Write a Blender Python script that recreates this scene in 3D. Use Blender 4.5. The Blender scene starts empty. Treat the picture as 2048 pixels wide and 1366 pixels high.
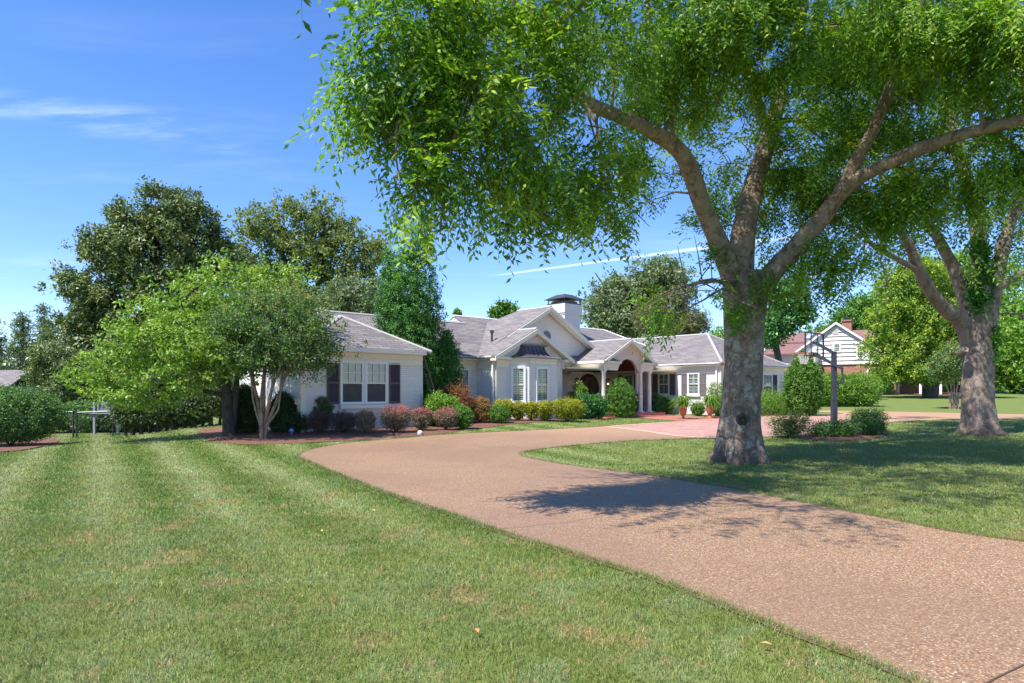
import bpy, math, random
import numpy as np
from mathutils import Vector, Matrix
from mathutils.geometry import delaunay_2d_cdt
R = math.radians
SC = bpy.context.scene
COL = SC.collection
# ------------------------------------------------------------------ camera
F, CX, HY, CH = 1333.0, 1024.0, 785.0, 1.6
cd = bpy.data.cameras.new('camera'); cam = bpy.data.objects.new('camera', cd); COL.objects.link(cam)
cam.location = (0, 0, CH); cam.rotation_euler = (R(90), 0, 0)
cd.sensor_width = 36; cd.lens = 36 * F / 2048; cd.shift_y = (HY - 683) / 2048
cd.clip_start = .1; cd.clip_end = 3000
SC.camera = cam
# ------------------------------------------------------------------ light
SUN = Vector((-.80, -.60, math.tan(R(58)))).normalized()
sd = bpy.data.lights.new('sun', 'SUN'); so = bpy.data.objects.new('sun', sd); COL.objects.link(so)
sd.energy = 4.7; sd.angle = R(.6); sd.color = (1, .94, .83)
so.rotation_euler = SUN.to_track_quat('Z', 'Y').to_euler(); so.location = (-20, -10, 30)
SC.view_settings.view_transform = 'Standard'; SC.view_settings.look = 'None'
SC.view_settings.exposure = .93; SC.view_settings.gamma = 1
W = bpy.data.worlds.new('World'); SC.world = W; W.use_nodes = True

class NT:
    """tiny node helper"""
    def __init__(s, tree): s.t = tree; s.t.nodes.clear()
    def n(s, kind, ins=None, **kw):
        nd = s.t.nodes.new(kind)
        for k, v in kw.items(): setattr(nd, k, v)
        for k, v in (ins or {}).items():
            if isinstance(v, bpy.types.NodeSocket): s.t.links.new(v, nd.inputs[k])
            else: nd.inputs[k].default_value = v
        return nd
    def math(s, op, a, b=None, c=None, clamp=False):
        nd = s.t.nodes.new('ShaderNodeMath'); nd.operation = op; nd.use_clamp = clamp
        for i, v in enumerate((a, b, c)):
            if v is None: continue
            if isinstance(v, bpy.types.NodeSocket): s.t.links.new(v, nd.inputs[i])
            else: nd.inputs[i].default_value = v
        return nd.outputs[0]
    def vmath(s, op, a, b=None):
        nd = s.t.nodes.new('ShaderNodeVectorMath'); nd.operation = op
        for i, v in enumerate((a, b)):
            if v is None: continue
            if isinstance(v, bpy.types.NodeSocket): s.t.links.new(v, nd.inputs[i])
            else: nd.inputs[i].default_value = v
        return nd.outputs['Value'] if op in ('DOT_PRODUCT', 'LENGTH') else nd.outputs[0]
    def mix(s, f, a, b, blend='MIX'):
        nd = s.t.nodes.new('ShaderNodeMix'); nd.data_type = 'RGBA'; nd.blend_type = blend
        for i, v in ((0, f), (6, a), (7, b)):
            if isinstance(v, bpy.types.NodeSocket): s.t.links.new(v, nd.inputs[i])
            else: nd.inputs[i].default_value = v if i == 0 else (*v[:3], 1)
        return nd.outputs[2]
    def ramp(s, f, stops, interp='LINEAR'):
        nd = s.t.nodes.new('ShaderNodeValToRGB'); cr = nd.color_ramp; cr.interpolation = interp
        while len(cr.elements) < len(stops): cr.elements.new(.5)
        for e, (p, c) in zip(cr.elements, stops):
            e.position = p; e.color = (*c, 1) if not isinstance(c, (int, float)) else (c, c, c, 1)
        s.t.links.new(f, nd.inputs[0]); return nd.outputs[0]
    def noise(s, vec, scale, detail=4, rough=.55, out='Fac', dist=0):
        return s.n('ShaderNodeTexNoise', {'Vector': vec, 'Scale': scale, 'Detail': detail, 'Roughness': rough, 'Distortion': dist}).outputs[out]
    def smooth(s, x, a, b):
        return s.n('ShaderNodeMapRange', {0: x, 1: a, 2: b, 3: 0., 4: 1.}, interpolation_type='SMOOTHSTEP').outputs[0]

def dirpx(px, py): return Vector(((px - CX) / F, 1, (HY - py) / F)).normalized()

def make_world():
    nt = NT(W.node_tree)
    sky = nt.n('ShaderNodeTexSky', sky_type='NISHITA', sun_disc=False)
    sky.sun_elevation = math.asin(SUN.z); sky.sun_rotation = math.atan2(SUN.x, SUN.y)
    sky.air_density = .9; sky.dust_density = .0; sky.ozone_density = 2.6
    hs = nt.n('ShaderNodeHueSaturation', {'Hue': .511, 'Saturation': 1.25, 'Value': 1.0, 'Color': sky.outputs[0]})
    d = nt.n('ShaderNodeTexCoord').outputs['Generated']
    sp = nt.n('ShaderNodeSeparateXYZ', {0: d})
    skyc = nt.mix(1., hs.outputs[0], nt.mix(nt.smooth(sp.outputs[2], -.02, .34), (.82, .83, .96), (1., .98, .97)), 'MULTIPLY')
    z = nt.math('MAXIMUM', sp.outputs[2], .03)
    u = nt.math('DIVIDE', sp.outputs[0], nt.math('ADD', z, .12)); v = nt.math('DIVIDE', sp.outputs[1], nt.math('ADD', z, .12))
    cv = nt.n('ShaderNodeCombineXYZ', {0: nt.math('MULTIPLY', u, .8), 1: nt.math('MULTIPLY', v, 2.6), 2: 0.}).outputs[0]
    n1 = nt.noise(cv, 1.1, 7, .6, dist=.6); n2 = nt.noise(cv, .35, 2, .5)
    wisps = nt.math('MULTIPLY', nt.smooth(n1, .50, .80), nt.smooth(n2, .42, .66))
    # the brighter cirrus streak over the left trees
    e0 = dirpx(-60, 195); e1 = dirpx(420, 275); nn = e0.cross(e1).normalized()
    dist = nt.math('ABSOLUTE', nt.math('ADD', nt.vmath('DOT_PRODUCT', d, tuple(nn)), nt.math('MULTIPLY', nt.math('SUBTRACT', n1, .5), .06)))
    band = nt.math('MULTIPLY', nt.math('SUBTRACT', 1, nt.smooth(dist, 0, .028)), nt.smooth(nt.vmath('DOT_PRODUCT', d, tuple(dirpx(60, 225))), .962, .992))
    band = nt.math('MULTIPLY', band, nt.smooth(nt.noise(cv, 5, 6, .6), .40, .72))
    # contrail
    c0 = dirpx(975, 553); c1 = dirpx(1405, 496); cn = c0.cross(c1).normalized(); mid = ((c0 + c1) / 2).normalized(); ax = (c1 - c0).normalized()
    cd_ = nt.math('ABSOLUTE', nt.vmath('DOT_PRODUCT', d, tuple(cn)))
    along = nt.vmath('DOT_PRODUCT', d, tuple(ax))
    wdt = nt.math('ADD', .0012, nt.math('MULTIPLY', nt.math('SUBTRACT', along, c0.dot(ax)), .005))
    tr = nt.math('SUBTRACT', 1, nt.smooth(nt.math('DIVIDE', cd_, wdt), .3, 1.25))
    tr = nt.math('MULTIPLY', tr, nt.smooth(along, c0.dot(ax) - .01, c0.dot(ax) + .05))
    tr = nt.math('MULTIPLY', tr, nt.math('SUBTRACT', 1, nt.smooth(along, c1.dot(ax) + .03, c1.dot(ax) + .2)))
    tr = nt.math('MULTIPLY', tr, nt.smooth(nt.vmath('DOT_PRODUCT', d, tuple(mid)), 0, .3))
    # low pale layer
    f = nt.math('ADD', nt.math('MULTIPLY', wisps, .42), nt.math('MULTIPLY', band, .30))
    f = nt.math('ADD', f, nt.math('MULTIPLY', tr, .62), clamp=True)
    c = nt.mix(f, skyc, (4.2, 4.9, 5.8))
    bg = nt.n('ShaderNodeBackground', {'Color': c, 'Strength': .145})
    out = nt.n('ShaderNodeOutputWorld', {0: bg.outputs[0]})
make_world()

# ------------------------------------------------------------------ ground shape
def sst(x, a, b):
    t = np.clip((np.asarray(x, float) - a) / (b - a), 0, 1); return t * t * (3 - 2 * t)
def GZ(X, Y):
    X = np.asarray(X, float); Y = np.asarray(Y, float)
    base = np.interp(Y, [0, 12, 16, 20, 24, 30, 36, 42, 54, 68, 90], [0, 0, .06, .17, .30, .38, .45, .68, 1.12, 1.52, 1.6])
    left = np.interp(Y, [0, 11, 20, 30, 60], [0, 0, -.14, -.38, -.7])
    w = sst(X + (Y - 20) * .22, -16, -9)
    z = base * w + left * (1 - w)
    z = z + .14 * np.exp(-((X - 0) / 4) ** 2 - ((Y - 27.5) / 2.2) ** 2) + .08 * np.exp(-((X + 5) / 4) ** 2 - ((Y - 22) / 2) ** 2)
    return z
def G(px, py):
    """ground point of the place seen at photo pixel px,py"""
    t = (px - CX) / F; Y = np.linspace(2.5, 120, 6000)
    zr = CH - (py - HY) / F * Y; g = GZ(t * Y, Y)
    k = np.argmax(zr <= g)
    if zr[k] > g[k]: k = -1
    y = Y[k]; return Vector((t * y, y, float(GZ(t * y, y))))
def P(px, py, Y): return Vector(((px - CX) / F * Y, Y, CH + (HY - py) / F * Y))

# ------------------------------------------------------------------ mesh helpers
def tag(o, label=None, cat=None, group=None, kind=None):
    if label: o['label'] = label
    if cat: o['category'] = cat
    if group: o['group'] = group
    if kind: o['kind'] = kind
    return o
def empty(name, loc=(0, 0, 0), rz=0):
    o = bpy.data.objects.new(name, None); COL.objects.link(o); o.location = loc; o.rotation_euler = (0, 0, rz)
    o.empty_display_size = .2; return o
def npmesh(name, V, Fa, mat, parent=None, loc=(0, 0, 0), attr=None, smooth=False, uv=None):
    V = np.asarray(V, np.float32).reshape(-1, 3); Fa = np.asarray(Fa, np.int32); k = Fa.shape[1]; n = len(Fa)
    me = bpy.data.meshes.new(name)
    me.vertices.add(len(V)); me.vertices.foreach_set('co', V.ravel())
    me.loops.add(n * k); me.loops.foreach_set('vertex_index', Fa.ravel())
    me.polygons.add(n); me.polygons.foreach_set('loop_start', np.arange(n, dtype=np.int32) * k)
    me.polygons.foreach_set('loop_total', np.full(n, k, np.int32))
    if smooth: me.polygons.foreach_set('use_smooth', np.ones(n, bool))
    if attr is not None:
        a = me.attributes.new('v', 'FLOAT', 'FACE'); a.data.foreach_set('value', np.asarray(attr, np.float32))
    if uv is not None:
        l = me.uv_layers.new(name='UVMap'); l.data.foreach_set('uv', np.asarray(uv, np.float32)[Fa.ravel()].ravel())
    me.update(calc_edges=True); me.materials.append(mat)
    o = bpy.data.objects.new(name, me); COL.objects.link(o); o.parent = parent; o.location = loc
    return o

class MB:
    def __init__(s, off=(0, 0, 0)): s.v = []; s.f = []; s.off = Vector(off); s.m = Matrix.Identity(4); s.sm = []
    def add(s, vs, fs, smooth=False):
        b = len(s.v); s.v += [tuple(s.m @ Vector(p) - s.off) for p in vs]
        s.f += [tuple(b + i for i in f) for f in fs]; s.sm += [smooth] * len(fs); return s
    def box(s, a, b):
        (x0, y0, z0), (x1, y1, z1) = [tuple(map(min, zip(a, b))), tuple(map(max, zip(a, b)))]
        return s.add([(x0, y0, z0), (x1, y0, z0), (x1, y1, z0), (x0, y1, z0), (x0, y0, z1), (x1, y0, z1), (x1, y1, z1), (x0, y1, z1)],
                     [(0, 3, 2, 1), (4, 5, 6, 7), (0, 1, 5, 4), (1, 2, 6, 5), (2, 3, 7, 6), (3, 0, 4, 7)])
    def prism(s, pts, d):
        """polygon pts extruded by vector d"""
        n = len(pts); d = Vector(d); p = [Vector(q) for q in pts]
        return s.add([tuple(q) for q in p] + [tuple(q + d) for q in p],
                     [tuple(range(n)), tuple(range(2 * n - 1, n - 1, -1))] + [(i, i + n, (i + 1) % n + n, (i + 1) % n) for i in range(n)])
    def slab(s, pts, t=.1): return s.prism(pts, (0, 0, -t))
    def tube(s, pts, rad, k=8, cap=True, smooth=True):
        pts = [Vector(p) for p in pts]; rad = rad if hasattr(rad, '__len__') else [rad] * len(pts)
        vs = []; up = None
        for i, p in enumerate(pts):
            t = (pts[min(i + 1, len(pts) - 1)] - pts[max(i - 1, 0)]).normalized()
            if up is None: up = t.orthogonal().normalized()
            up = (up - t * up.dot(t)).normalized(); w = t.cross(up)
            for j in range(k):
                a = 2 * math.pi * j / k; vs.append(p + (up * math.cos(a) + w * math.sin(a)) * rad[i])
        fs = [(i * k + j, i * k + (j + 1) % k, (i + 1) * k + (j + 1) % k, (i + 1) * k + j) for i in range(len(pts) - 1) for j in range(k)]
        s.add([tuple(v) for v in vs], fs, smooth)
        if cap: s.add([tuple(v) for v in vs[:k]], [tuple(range(k - 1, -1, -1))]); s.add([tuple(v) for v in vs[-k:]], [tuple(range(k))])
        return s
    def lathe(s, prof, c=(0, 0, 0), k=20, smooth=True):
        vs = [(c[0] + r * math.cos(2 * math.pi * j / k), c[1] + r * math.sin(2 * math.pi * j / k), c[2] + z) for r, z in prof for j in range(k)]
        fs = [(i * k + j, i * k + (j + 1) % k, (i + 1) * k + (j + 1) % k, (i + 1) * k + j) for i in range(len(prof) - 1) for j in range(k)]
        return s.add(vs, fs, smooth)
    def build(s, name, mat, parent=None, loc=(0, 0, 0), bevel=0):
        me = bpy.data.meshes.new(name); me.from_pydata(s.v, [], s.f); me.materials.append(mat)
        me.polygons.foreach_set('use_smooth', s.sm)
        uvl = me.uv_layers.new(name='UVMap').data
        for p in me.polygons:
            n = p.normal
            if abs(n.z) > .98 or n.length < .5: t = Vector((1, 0, 0)); q = Vector((0, 1, 0))
            else: t = Vector((-n.y, n.x, 0)).normalized(); q = n.cross(t)
            for li in p.loop_indices:
                c = me.vertices[me.loops[li].vertex_index].co; uvl[li].uv = (c.dot(t), c.dot(q))
        o = bpy.data.objects.new(name, me); COL.objects.link(o); o.parent = parent; o.location = loc
        if bevel:
            b = o.modifiers.new('bevel', 'BEVEL'); b.width = bevel; b.segments = 2; b.limit_method = 'ANGLE'
        return o

# ------------------------------------------------------------------ materials
def mat(name):
    m = bpy.data.materials.new(name); m.use_nodes = True; return m, NT(m.node_tree)
def finish(nt, sh): nt.n('ShaderNodeOutputMaterial', {0: sh})
def simple(name, col, rough=.6, var=.12, scale=3, metal=0, bump=0, bscale=60, emit=0):
    m, nt = mat(name); tc = nt.n('ShaderNodeTexCoord').outputs['Object']
    f = nt.noise(tc, scale, 5); f2 = nt.noise(tc, scale * 14, 3)
    c = nt.mix(nt.math('MULTIPLY', nt.math('ADD', f, nt.math('MULTIPLY', f2, .5)), .8), [x * (1 - var) for x in col], [min(1, x * (1 + var)) for x in col])
    ins = {'Base Color': c, 'Roughness': rough, 'Metallic': metal}
    if bump: ins['Normal'] = nt.n('ShaderNodeBump', {'Strength': bump, 'Distance': .01, 'Height': nt.noise(tc, bscale, 4)}).outputs[0]
    if emit: ins['Emission Color'] = (*col, 1); ins['Emission Strength'] = emit
    finish(nt, nt.n('ShaderNodeBsdfPrincipled', ins).outputs[0]); return m
def leafmat(name, stops, trans=.35, rough=.5, spec=.4, hue=.0):
    m, nt = mat(name); v = nt.n('ShaderNodeAttribute', attribute_name='v').outputs['Fac']
    c = nt.ramp(v, stops)
    pr = nt.n('ShaderNodeBsdfPrincipled', {'Base Color': c, 'Roughness': rough, 'Specular IOR Level': spec})
    tcx = nt.mix(1., c, (1.25, 1.35, .55), 'MULTIPLY')
    tl = nt.n('ShaderNodeBsdfTranslucent', {'Color': tcx})
    ms = nt.n('ShaderNodeMixShader', {0: trans, 1: pr.outputs[0], 2: tl.outputs[0]}); finish(nt, ms.outputs[0]); return m
def brickmat(name, c1, c2, mortar, bw=.2, bh=.075, mort=.008, rough=.75, bump=.5, off=.5, var=.15, noisy=.3):
    m, nt = mat(name); uv = nt.n('ShaderNodeTexCoord').outputs['UV']
    b = nt.n('ShaderNodeTexBrick', {'Vector': uv, 'Color1': (*c1, 1), 'Color2': (*c2, 1), 'Mortar': (*mortar, 1), 'Scale': 1., 'Mortar Size': mort,
             'Mortar Smooth': .3, 'Bias': 0., 'Brick Width': bw, 'Row Height': bh}, offset=off)
    ns = nt.noise(uv, 1.2, 6, .65); ns2 = nt.noise(uv, 25, 3)
    c = nt.mix(nt.math('MULTIPLY', nt.smooth(ns, .35, .7), noisy), b.outputs[0], [x * (1 - var * 2) for x in c1])
    c = nt.mix(nt.math('MULTIPLY', ns2, var), c, [x * .6 for x in c1])
    bp = nt.n('ShaderNodeBump', {'Strength': bump, 'Distance': .008, 'Height': nt.math('ADD', nt.math('SUBTRACT', 1, b.outputs['Fac']), nt.math('MULTIPLY', ns2, .4))})
    finish(nt, nt.n('ShaderNodeBsdfPrincipled', {'Base Color': c, 'Roughness': rough, 'Normal': bp.outputs[0]}).outputs[0]); return m

GRASS_DIR = Vector((.85, .53, 0)).normalized()
def grassmat(name, ground):
    m, nt = mat(name)
    pos = nt.n('ShaderNodeNewGeometry').outputs['Position']
    sp = nt.n('ShaderNodeSeparateXYZ', {0: pos}); p2 = nt.n('ShaderNodeCombineXYZ', {0: sp.outputs[0], 1: sp.outputs[1], 2: 0.}).outputs[0]
    big = nt.noise(p2, .35, 3, .6); med = nt.noise(p2, 1.3, 5, .65); fine = nt.noise(p2, 7, 4, .6)
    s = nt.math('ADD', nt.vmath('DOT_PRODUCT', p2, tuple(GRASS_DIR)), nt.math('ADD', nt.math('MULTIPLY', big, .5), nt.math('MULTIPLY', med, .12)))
    st = nt.math('SINE', nt.math('MULTIPLY', s, 2 * math.pi / 1.45))  # mowing stripes: sheen of leaning blades painted into the grass colour
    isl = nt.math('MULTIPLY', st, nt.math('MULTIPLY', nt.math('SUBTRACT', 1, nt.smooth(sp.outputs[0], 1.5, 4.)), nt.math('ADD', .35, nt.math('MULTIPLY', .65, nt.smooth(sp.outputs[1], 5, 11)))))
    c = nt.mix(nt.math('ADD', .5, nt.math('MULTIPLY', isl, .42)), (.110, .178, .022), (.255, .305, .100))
    c = nt.mix(nt.smooth(med, .38, .62), c, nt.mix(.6, c, (.20, .25, .07)))
    clump = nt.n('ShaderNodeTexVoronoi', {'Vector': p2, 'Scale': 3.0}).outputs['Color']
    cl = nt.n('ShaderNodeSeparateColor', {0: clump}).outputs[0]
    c = nt.mix(nt.math('MULTIPLY', nt.math('MULTIPLY', cl, cl), .6), c, (.225, .295, .135))
    dry = nt.math('MULTIPLY', nt.smooth(nt.math('ADD', nt.math('MULTIPLY', med, .7), nt.math('MULTIPLY', fine, .4)), .565, .67), nt.math('SUBTRACT', 1, nt.smooth(sp.outputs[1], 8, 17)))
    dry = nt.math('MULTIPLY', dry, nt.smooth(big, .34, .52))
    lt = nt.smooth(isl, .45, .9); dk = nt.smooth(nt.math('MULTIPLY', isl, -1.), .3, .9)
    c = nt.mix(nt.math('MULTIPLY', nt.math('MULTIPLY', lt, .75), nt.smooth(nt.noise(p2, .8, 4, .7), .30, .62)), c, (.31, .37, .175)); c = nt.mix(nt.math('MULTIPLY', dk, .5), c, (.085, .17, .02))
    v = nt.n('ShaderNodeAttribute', attribute_name='v').outputs['Fac']
    if ground:
        bp = nt.n('ShaderNodeBump', {'Strength': .7, 'Distance': .03, 'Height': nt.noise(p2, 38, 4, .7)})
        c = nt.mix(nt.math('MULTIPLY', dry, .6), c, (.42, .31, .15))
        c = nt.mix(nt.math('MULTIPLY', nt.noise(p2, 26, 3, .7), .5), c, (.07, .105, .02))
        c = nt.mix(1., c, (.86, .84, .76), 'MULTIPLY')
        finish(nt, nt.n('ShaderNodeBsdfPrincipled', {'Base Color': c, 'Roughness': .8, 'Specular IOR Level': .2, 'Normal': bp.outputs[0]}).outputs[0])
        return m
    isdry = nt.math('GREATER_THAN', v, nt.math('SUBTRACT', .94, nt.math('MULTIPLY', dry, .62)))
    c = nt.mix(nt.math('MULTIPLY', v, .7), nt.mix(1., c, (.72, .78, .7), 'MULTIPLY'), nt.mix(1., c, (1.75, 1.6, 1.6), 'MULTIPLY'))
    c = nt.mix(isdry, c, (.42, .31, .15))
    pr = nt.n('ShaderNodeBsdfPrincipled', {'Base Color': c, 'Roughness': .45, 'Specular IOR Level': .35})
    tl = nt.n('ShaderNodeBsdfTranslucent', {'Color': c})
    finish(nt, nt.n('ShaderNodeMixShader', {0: .3, 1: pr.outputs[0], 2: tl.outputs[0]}).outputs[0]); return m

def aggmat():
    m, nt = mat('exposed_aggregate'); pos = nt.n('ShaderNodeNewGeometry').outputs['Position']
    vo = nt.n('ShaderNodeTexVoronoi', {'Vector': pos, 'Scale': 72.}); r = nt.n('ShaderNodeSeparateColor', {0: vo.outputs['Color']})
    vo2 = nt.n('ShaderNodeTexVoronoi', {'Vector': pos, 'Scale': 62.}); r2 = nt.n('ShaderNodeSeparateColor', {0: vo2.outputs['Color']})
    c = nt.ramp(r.outputs[0], [(0, (.15, .085, .05)), (.3, (.31, .19, .115)), (.55, (.41, .275, .175)), (.8, (.33, .165, .085)), (.93, (.50, .40, .29)), (1, (.60, .53, .45))])
    white = nt.math('MULTIPLY', nt.math('GREATER_THAN', r2.outputs[1], .955), nt.math('LESS_THAN', vo2.outputs['Distance'], .42))
    c = nt.mix(nt.math('MULTIPLY', white, .8), c, (.74, .69, .62))
    gap = nt.smooth(vo.outputs['Distance'], .35, .75); c = nt.mix(nt.math('MULTIPLY', gap, .7), c, (.10, .065, .045))
    big = nt.noise(pos, .22, 4, .55); c = nt.mix(nt.math('MULTIPLY', nt.smooth(big, .40, .60), .52), c, (.19, .12, .09))
    med = nt.noise(pos, 1.7, 5); c = nt.mix(nt.math('MULTIPLY', med, .2), c, (.30, .20, .14)); c = nt.mix(1., c, (1.0, .965, .91), 'MULTIPLY')
    sp = nt.n('ShaderNodeSeparateXYZ', {0: pos})
    c = nt.mix(nt.math('MULTIPLY', nt.smooth(sp.outputs[1], 19, 26), .55), c, (.52, .31, .19))
    bp = nt.n('ShaderNodeBump', {'Strength': .6, 'Distance': .004, 'Height': nt.math('SUBTRACT', 1, vo.outputs['Distance'])})
    finish(nt, nt.n('ShaderNodeBsdfPrincipled', {'Base Color': c, 'Roughness': .62, 'Specular IOR Level': .35, 'Normal': bp.outputs[0]}).outputs[0]); return m
def mulchmat():
    m, nt = mat('mulch'); pos = nt.n('ShaderNodeNewGeometry').outputs['Position']
    a = nt.noise(pos, 22, 5, .7); b = nt.noise(pos, 2, 3)
    c = nt.ramp(a, [(.25, (.035, .016, .010)), (.5, (.15, .064, .042)), (.62, (.26, .125, .085)), (.8, (.42, .26, .19))])
    c = nt.mix(nt.math('MULTIPLY', b, .4), c, (.17, .078, .052))
    bp = nt.n('ShaderNodeBump', {'Strength': 1., 'Distance': .04, 'Height': a})
    finish(nt, nt.n('ShaderNodeBsdfPrincipled', {'Base Color': c, 'Roughness': .9, 'Normal': bp.outputs[0]}).outputs[0]); return m
def barkmat(name, base, dark, lichen, lich=.5, foot_dark=0):
    m, nt = mat(name); tc = nt.n('ShaderNodeTexCoord').outputs['Object']
    mp = nt.n('ShaderNodeMapping', {'Vector': tc, 'Scale': (1, 1, .7)}).outputs[0]
    a = nt.noise(mp, 4.5, 8, .68, dist=.8); b = nt.noise(tc, 8, 6, .62, dist=.7); f = nt.noise(mp, 40, 5, .7)
    c = nt.mix(nt.smooth(a, .38, .56), dark, base)
    c = nt.mix(nt.math('MULTIPLY', nt.smooth(nt.noise(tc, 1.6, 5, .6), .42, .6), .5), c, [x * .62 for x in base])
    z = nt.n('ShaderNodeSeparateXYZ', {0: tc}).outputs[2]
    b2 = nt.noise(tc, 2.2, 3, .6)
    lm = nt.math('MULTIPLY', nt.math('MULTIPLY', nt.smooth(b, .47, .62), nt.smooth(b2, .40, .58)), lich)
    c = nt.mix(lm, c, lichen)
    c = nt.mix(nt.math('MULTIPLY', nt.smooth(f, .52, .7), .55), c, [x * .45 for x in dark])
    if foot_dark: c = nt.mix(nt.math('MULTIPLY', nt.math('SUBTRACT', 1, nt.smooth(nt.math('ADD', z, nt.math('MULTIPLY', b, .5)), .15, .75)), foot_dark), c, (.12, .085, .065))  # bark turns darker brown towards the trunk base
    h = nt.math('ADD', nt.math('MULTIPLY', a, 1.), nt.math('MULTIPLY', f, .5))
    bp = nt.n('ShaderNodeBump', {'Strength': 1., 'Distance': .09, 'Height': h})
    finish(nt, nt.n('ShaderNodeBsdfPrincipled', {'Base Color': c, 'Roughness': .85, 'Normal': bp.outputs[0]}).outputs[0]); return m
def glassmat():
    m, nt = mat('window_glass')
    tr = nt.n('ShaderNodeBsdfTransparent', {0: (.80, .84, .84, 1)}); gl = nt.n('ShaderNodeBsdfGlossy', {'Color': (1, 1, 1, 1), 'Roughness': .03})
    g_ = nt.n('ShaderNodeNewGeometry'); cs = nt.math('ABSOLUTE', nt.vmath('DOT_PRODUCT', g_.outputs['Incoming'], g_.outputs['Normal']))
    fr = nt.math('ADD', .045, nt.math('MULTIPLY', nt.math('POWER', nt.math('SUBTRACT', 1, cs, clamp=True), 5.), .9), clamp=True)
    finish(nt, nt.n('ShaderNodeMixShader', {0: fr, 1: tr.outputs[0], 2: gl.outputs[0]}).outputs[0]); return m

M = dict(
    wall=brickmat('painted_brick', (.80, .77, .765), (.76, .73, .73), (.60, .575, .58), bump=.7, var=.06, noisy=.15, rough=.6),
    redbrick=brickmat('red_brick', (.30, .085, .06), (.38, .13, .09), (.46, .38, .32), bw=.23, bh=.085, mort=.012, var=.15),
    stepbrick=brickmat('step_brick', (.36, .10, .07), (.42, .15, .11), (.36, .24, .19), bw=.2, bh=.08),
    paver=brickmat('paver_brick', (.42, .21, .18), (.52, .30, .26), (.40, .30, .26), bw=.2, bh=.1, mort=.006, var=.2, noisy=.5),
    roof=brickmat('roof_shingle', (.255, .23, .232), (.15, .132, .14), (.06, .052, .055), bw=.5, bh=.17, mort=.014, rough=.85, bump=.8, var=.18, noisy=.35),
    redroof=brickmat('red_shingle', (.24, .13, .12), (.20, .105, .098), (.14, .075, .07), bw=.34, bh=.15, mort=.006, rough=.9, var=.15),
    cap=simple('ridge_shingle', (.40, .38, .375), .85, .15, 8), trim=simple('cream_trim', (.76, .71, .61), .5, .05),
    white=simple('white_paint', (.78, .78, .77), .4, .04), siding=simple('clapboard_paint', (.68, .635, .60), .55, .05),
    column=simple('column_paint', (.78, .72, .69), .45, .04), shutter=simple('shutter_paint', (.088, .066, .074), .5, .1),
    shutterg=simple('shutter_paint_pale', (.155, .135, .142), .5, .1), metal=simple('bronze_roof_metal', (.13, .115, .135), .38, .15, metal=.4),  # paler shutter paint used on the right wing front
    lead=simple('dark_cap_metal', (.085, .08, .09), .45, .15, metal=.5), black=simple('black_metal', (.022, .024, .028), .45, .1),
    grey=simple('grey_steel', (.05, .058, .075), .42, .1, metal=.3), silver=simple('galvanised_steel', (.24, .26, .29), .4, .1, metal=.7),
    door=simple('stained_door', (.055, .028, .022), .35, .2), wood=simple('reddish_ceiling_wood', (.10, .028, .018), .45, .25, 12),
    dark=simple('unlit_room_dark', (.02, .019, .02), .8, .2), blind=simple('blind_slat', (.70, .69, .67), .6, .04), blinddark=simple('insect_screen', (.10, .10, .105), .7, .1),
    plant=simple('plantation_shutter', (.66, .66, .65), .5, .04), terra=simple('terracotta', (.42, .15, .07), .75, .2, 6, bump=.3),
    oldwood=simple('weathered_wood', (.13, .10, .075), .8, .3, 9), greywood=simple('grey_painted_wood', (.27, .275, .30), .6, .12), red=simple('rim_orange', (.55, .06, .03), .4),
    net=simple('white_net_cord', (.7, .7, .7), .8), stone=simple('white_stone', (.55, .53, .49), .8, .1), blue=simple('blue_sign', (.02, .07, .30), .5, .1),
    joint=simple('joint_filler', (.07, .045, .035), .9), edge=simple('drive_border', (.50, .32, .23), .8, .2, 12), glass=glassmat(), agg=aggmat(), mulch=mulchmat(),
    ground=grassmat('lawn_ground', True), blade=grassmat('grass_blade', False),
    bark1=barkmat('lichen_bark', (.32, .225, .165), (.14, .092, .064), (.42, .42, .34), .9, .75), bark2=barkmat('pale_smooth_bark', (.39, .29, .235), (.19, .135, .105), (.46, .39, .335), .45, .8),
    limb=barkmat('limb_bark', (.36, .27, .19), (.15, .095, .065), (.46, .38, .27), .5, 0), bark=barkmat('dark_bark', (.10, .08, .065), (.04, .03, .025), (.16, .15, .12), .2),
    crapebark=barkmat('crape_bark', (.40, .30, .22), (.22, .14, .10), (.52, .43, .34), .4), palebark=barkmat('pale_bark', (.48, .45, .41), (.3, .27, .24), (.6, .58, .55), .3),
    lamp=simple('lit_bulb', (1., .72, .38), .3, 0, emit=5.),
)
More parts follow.
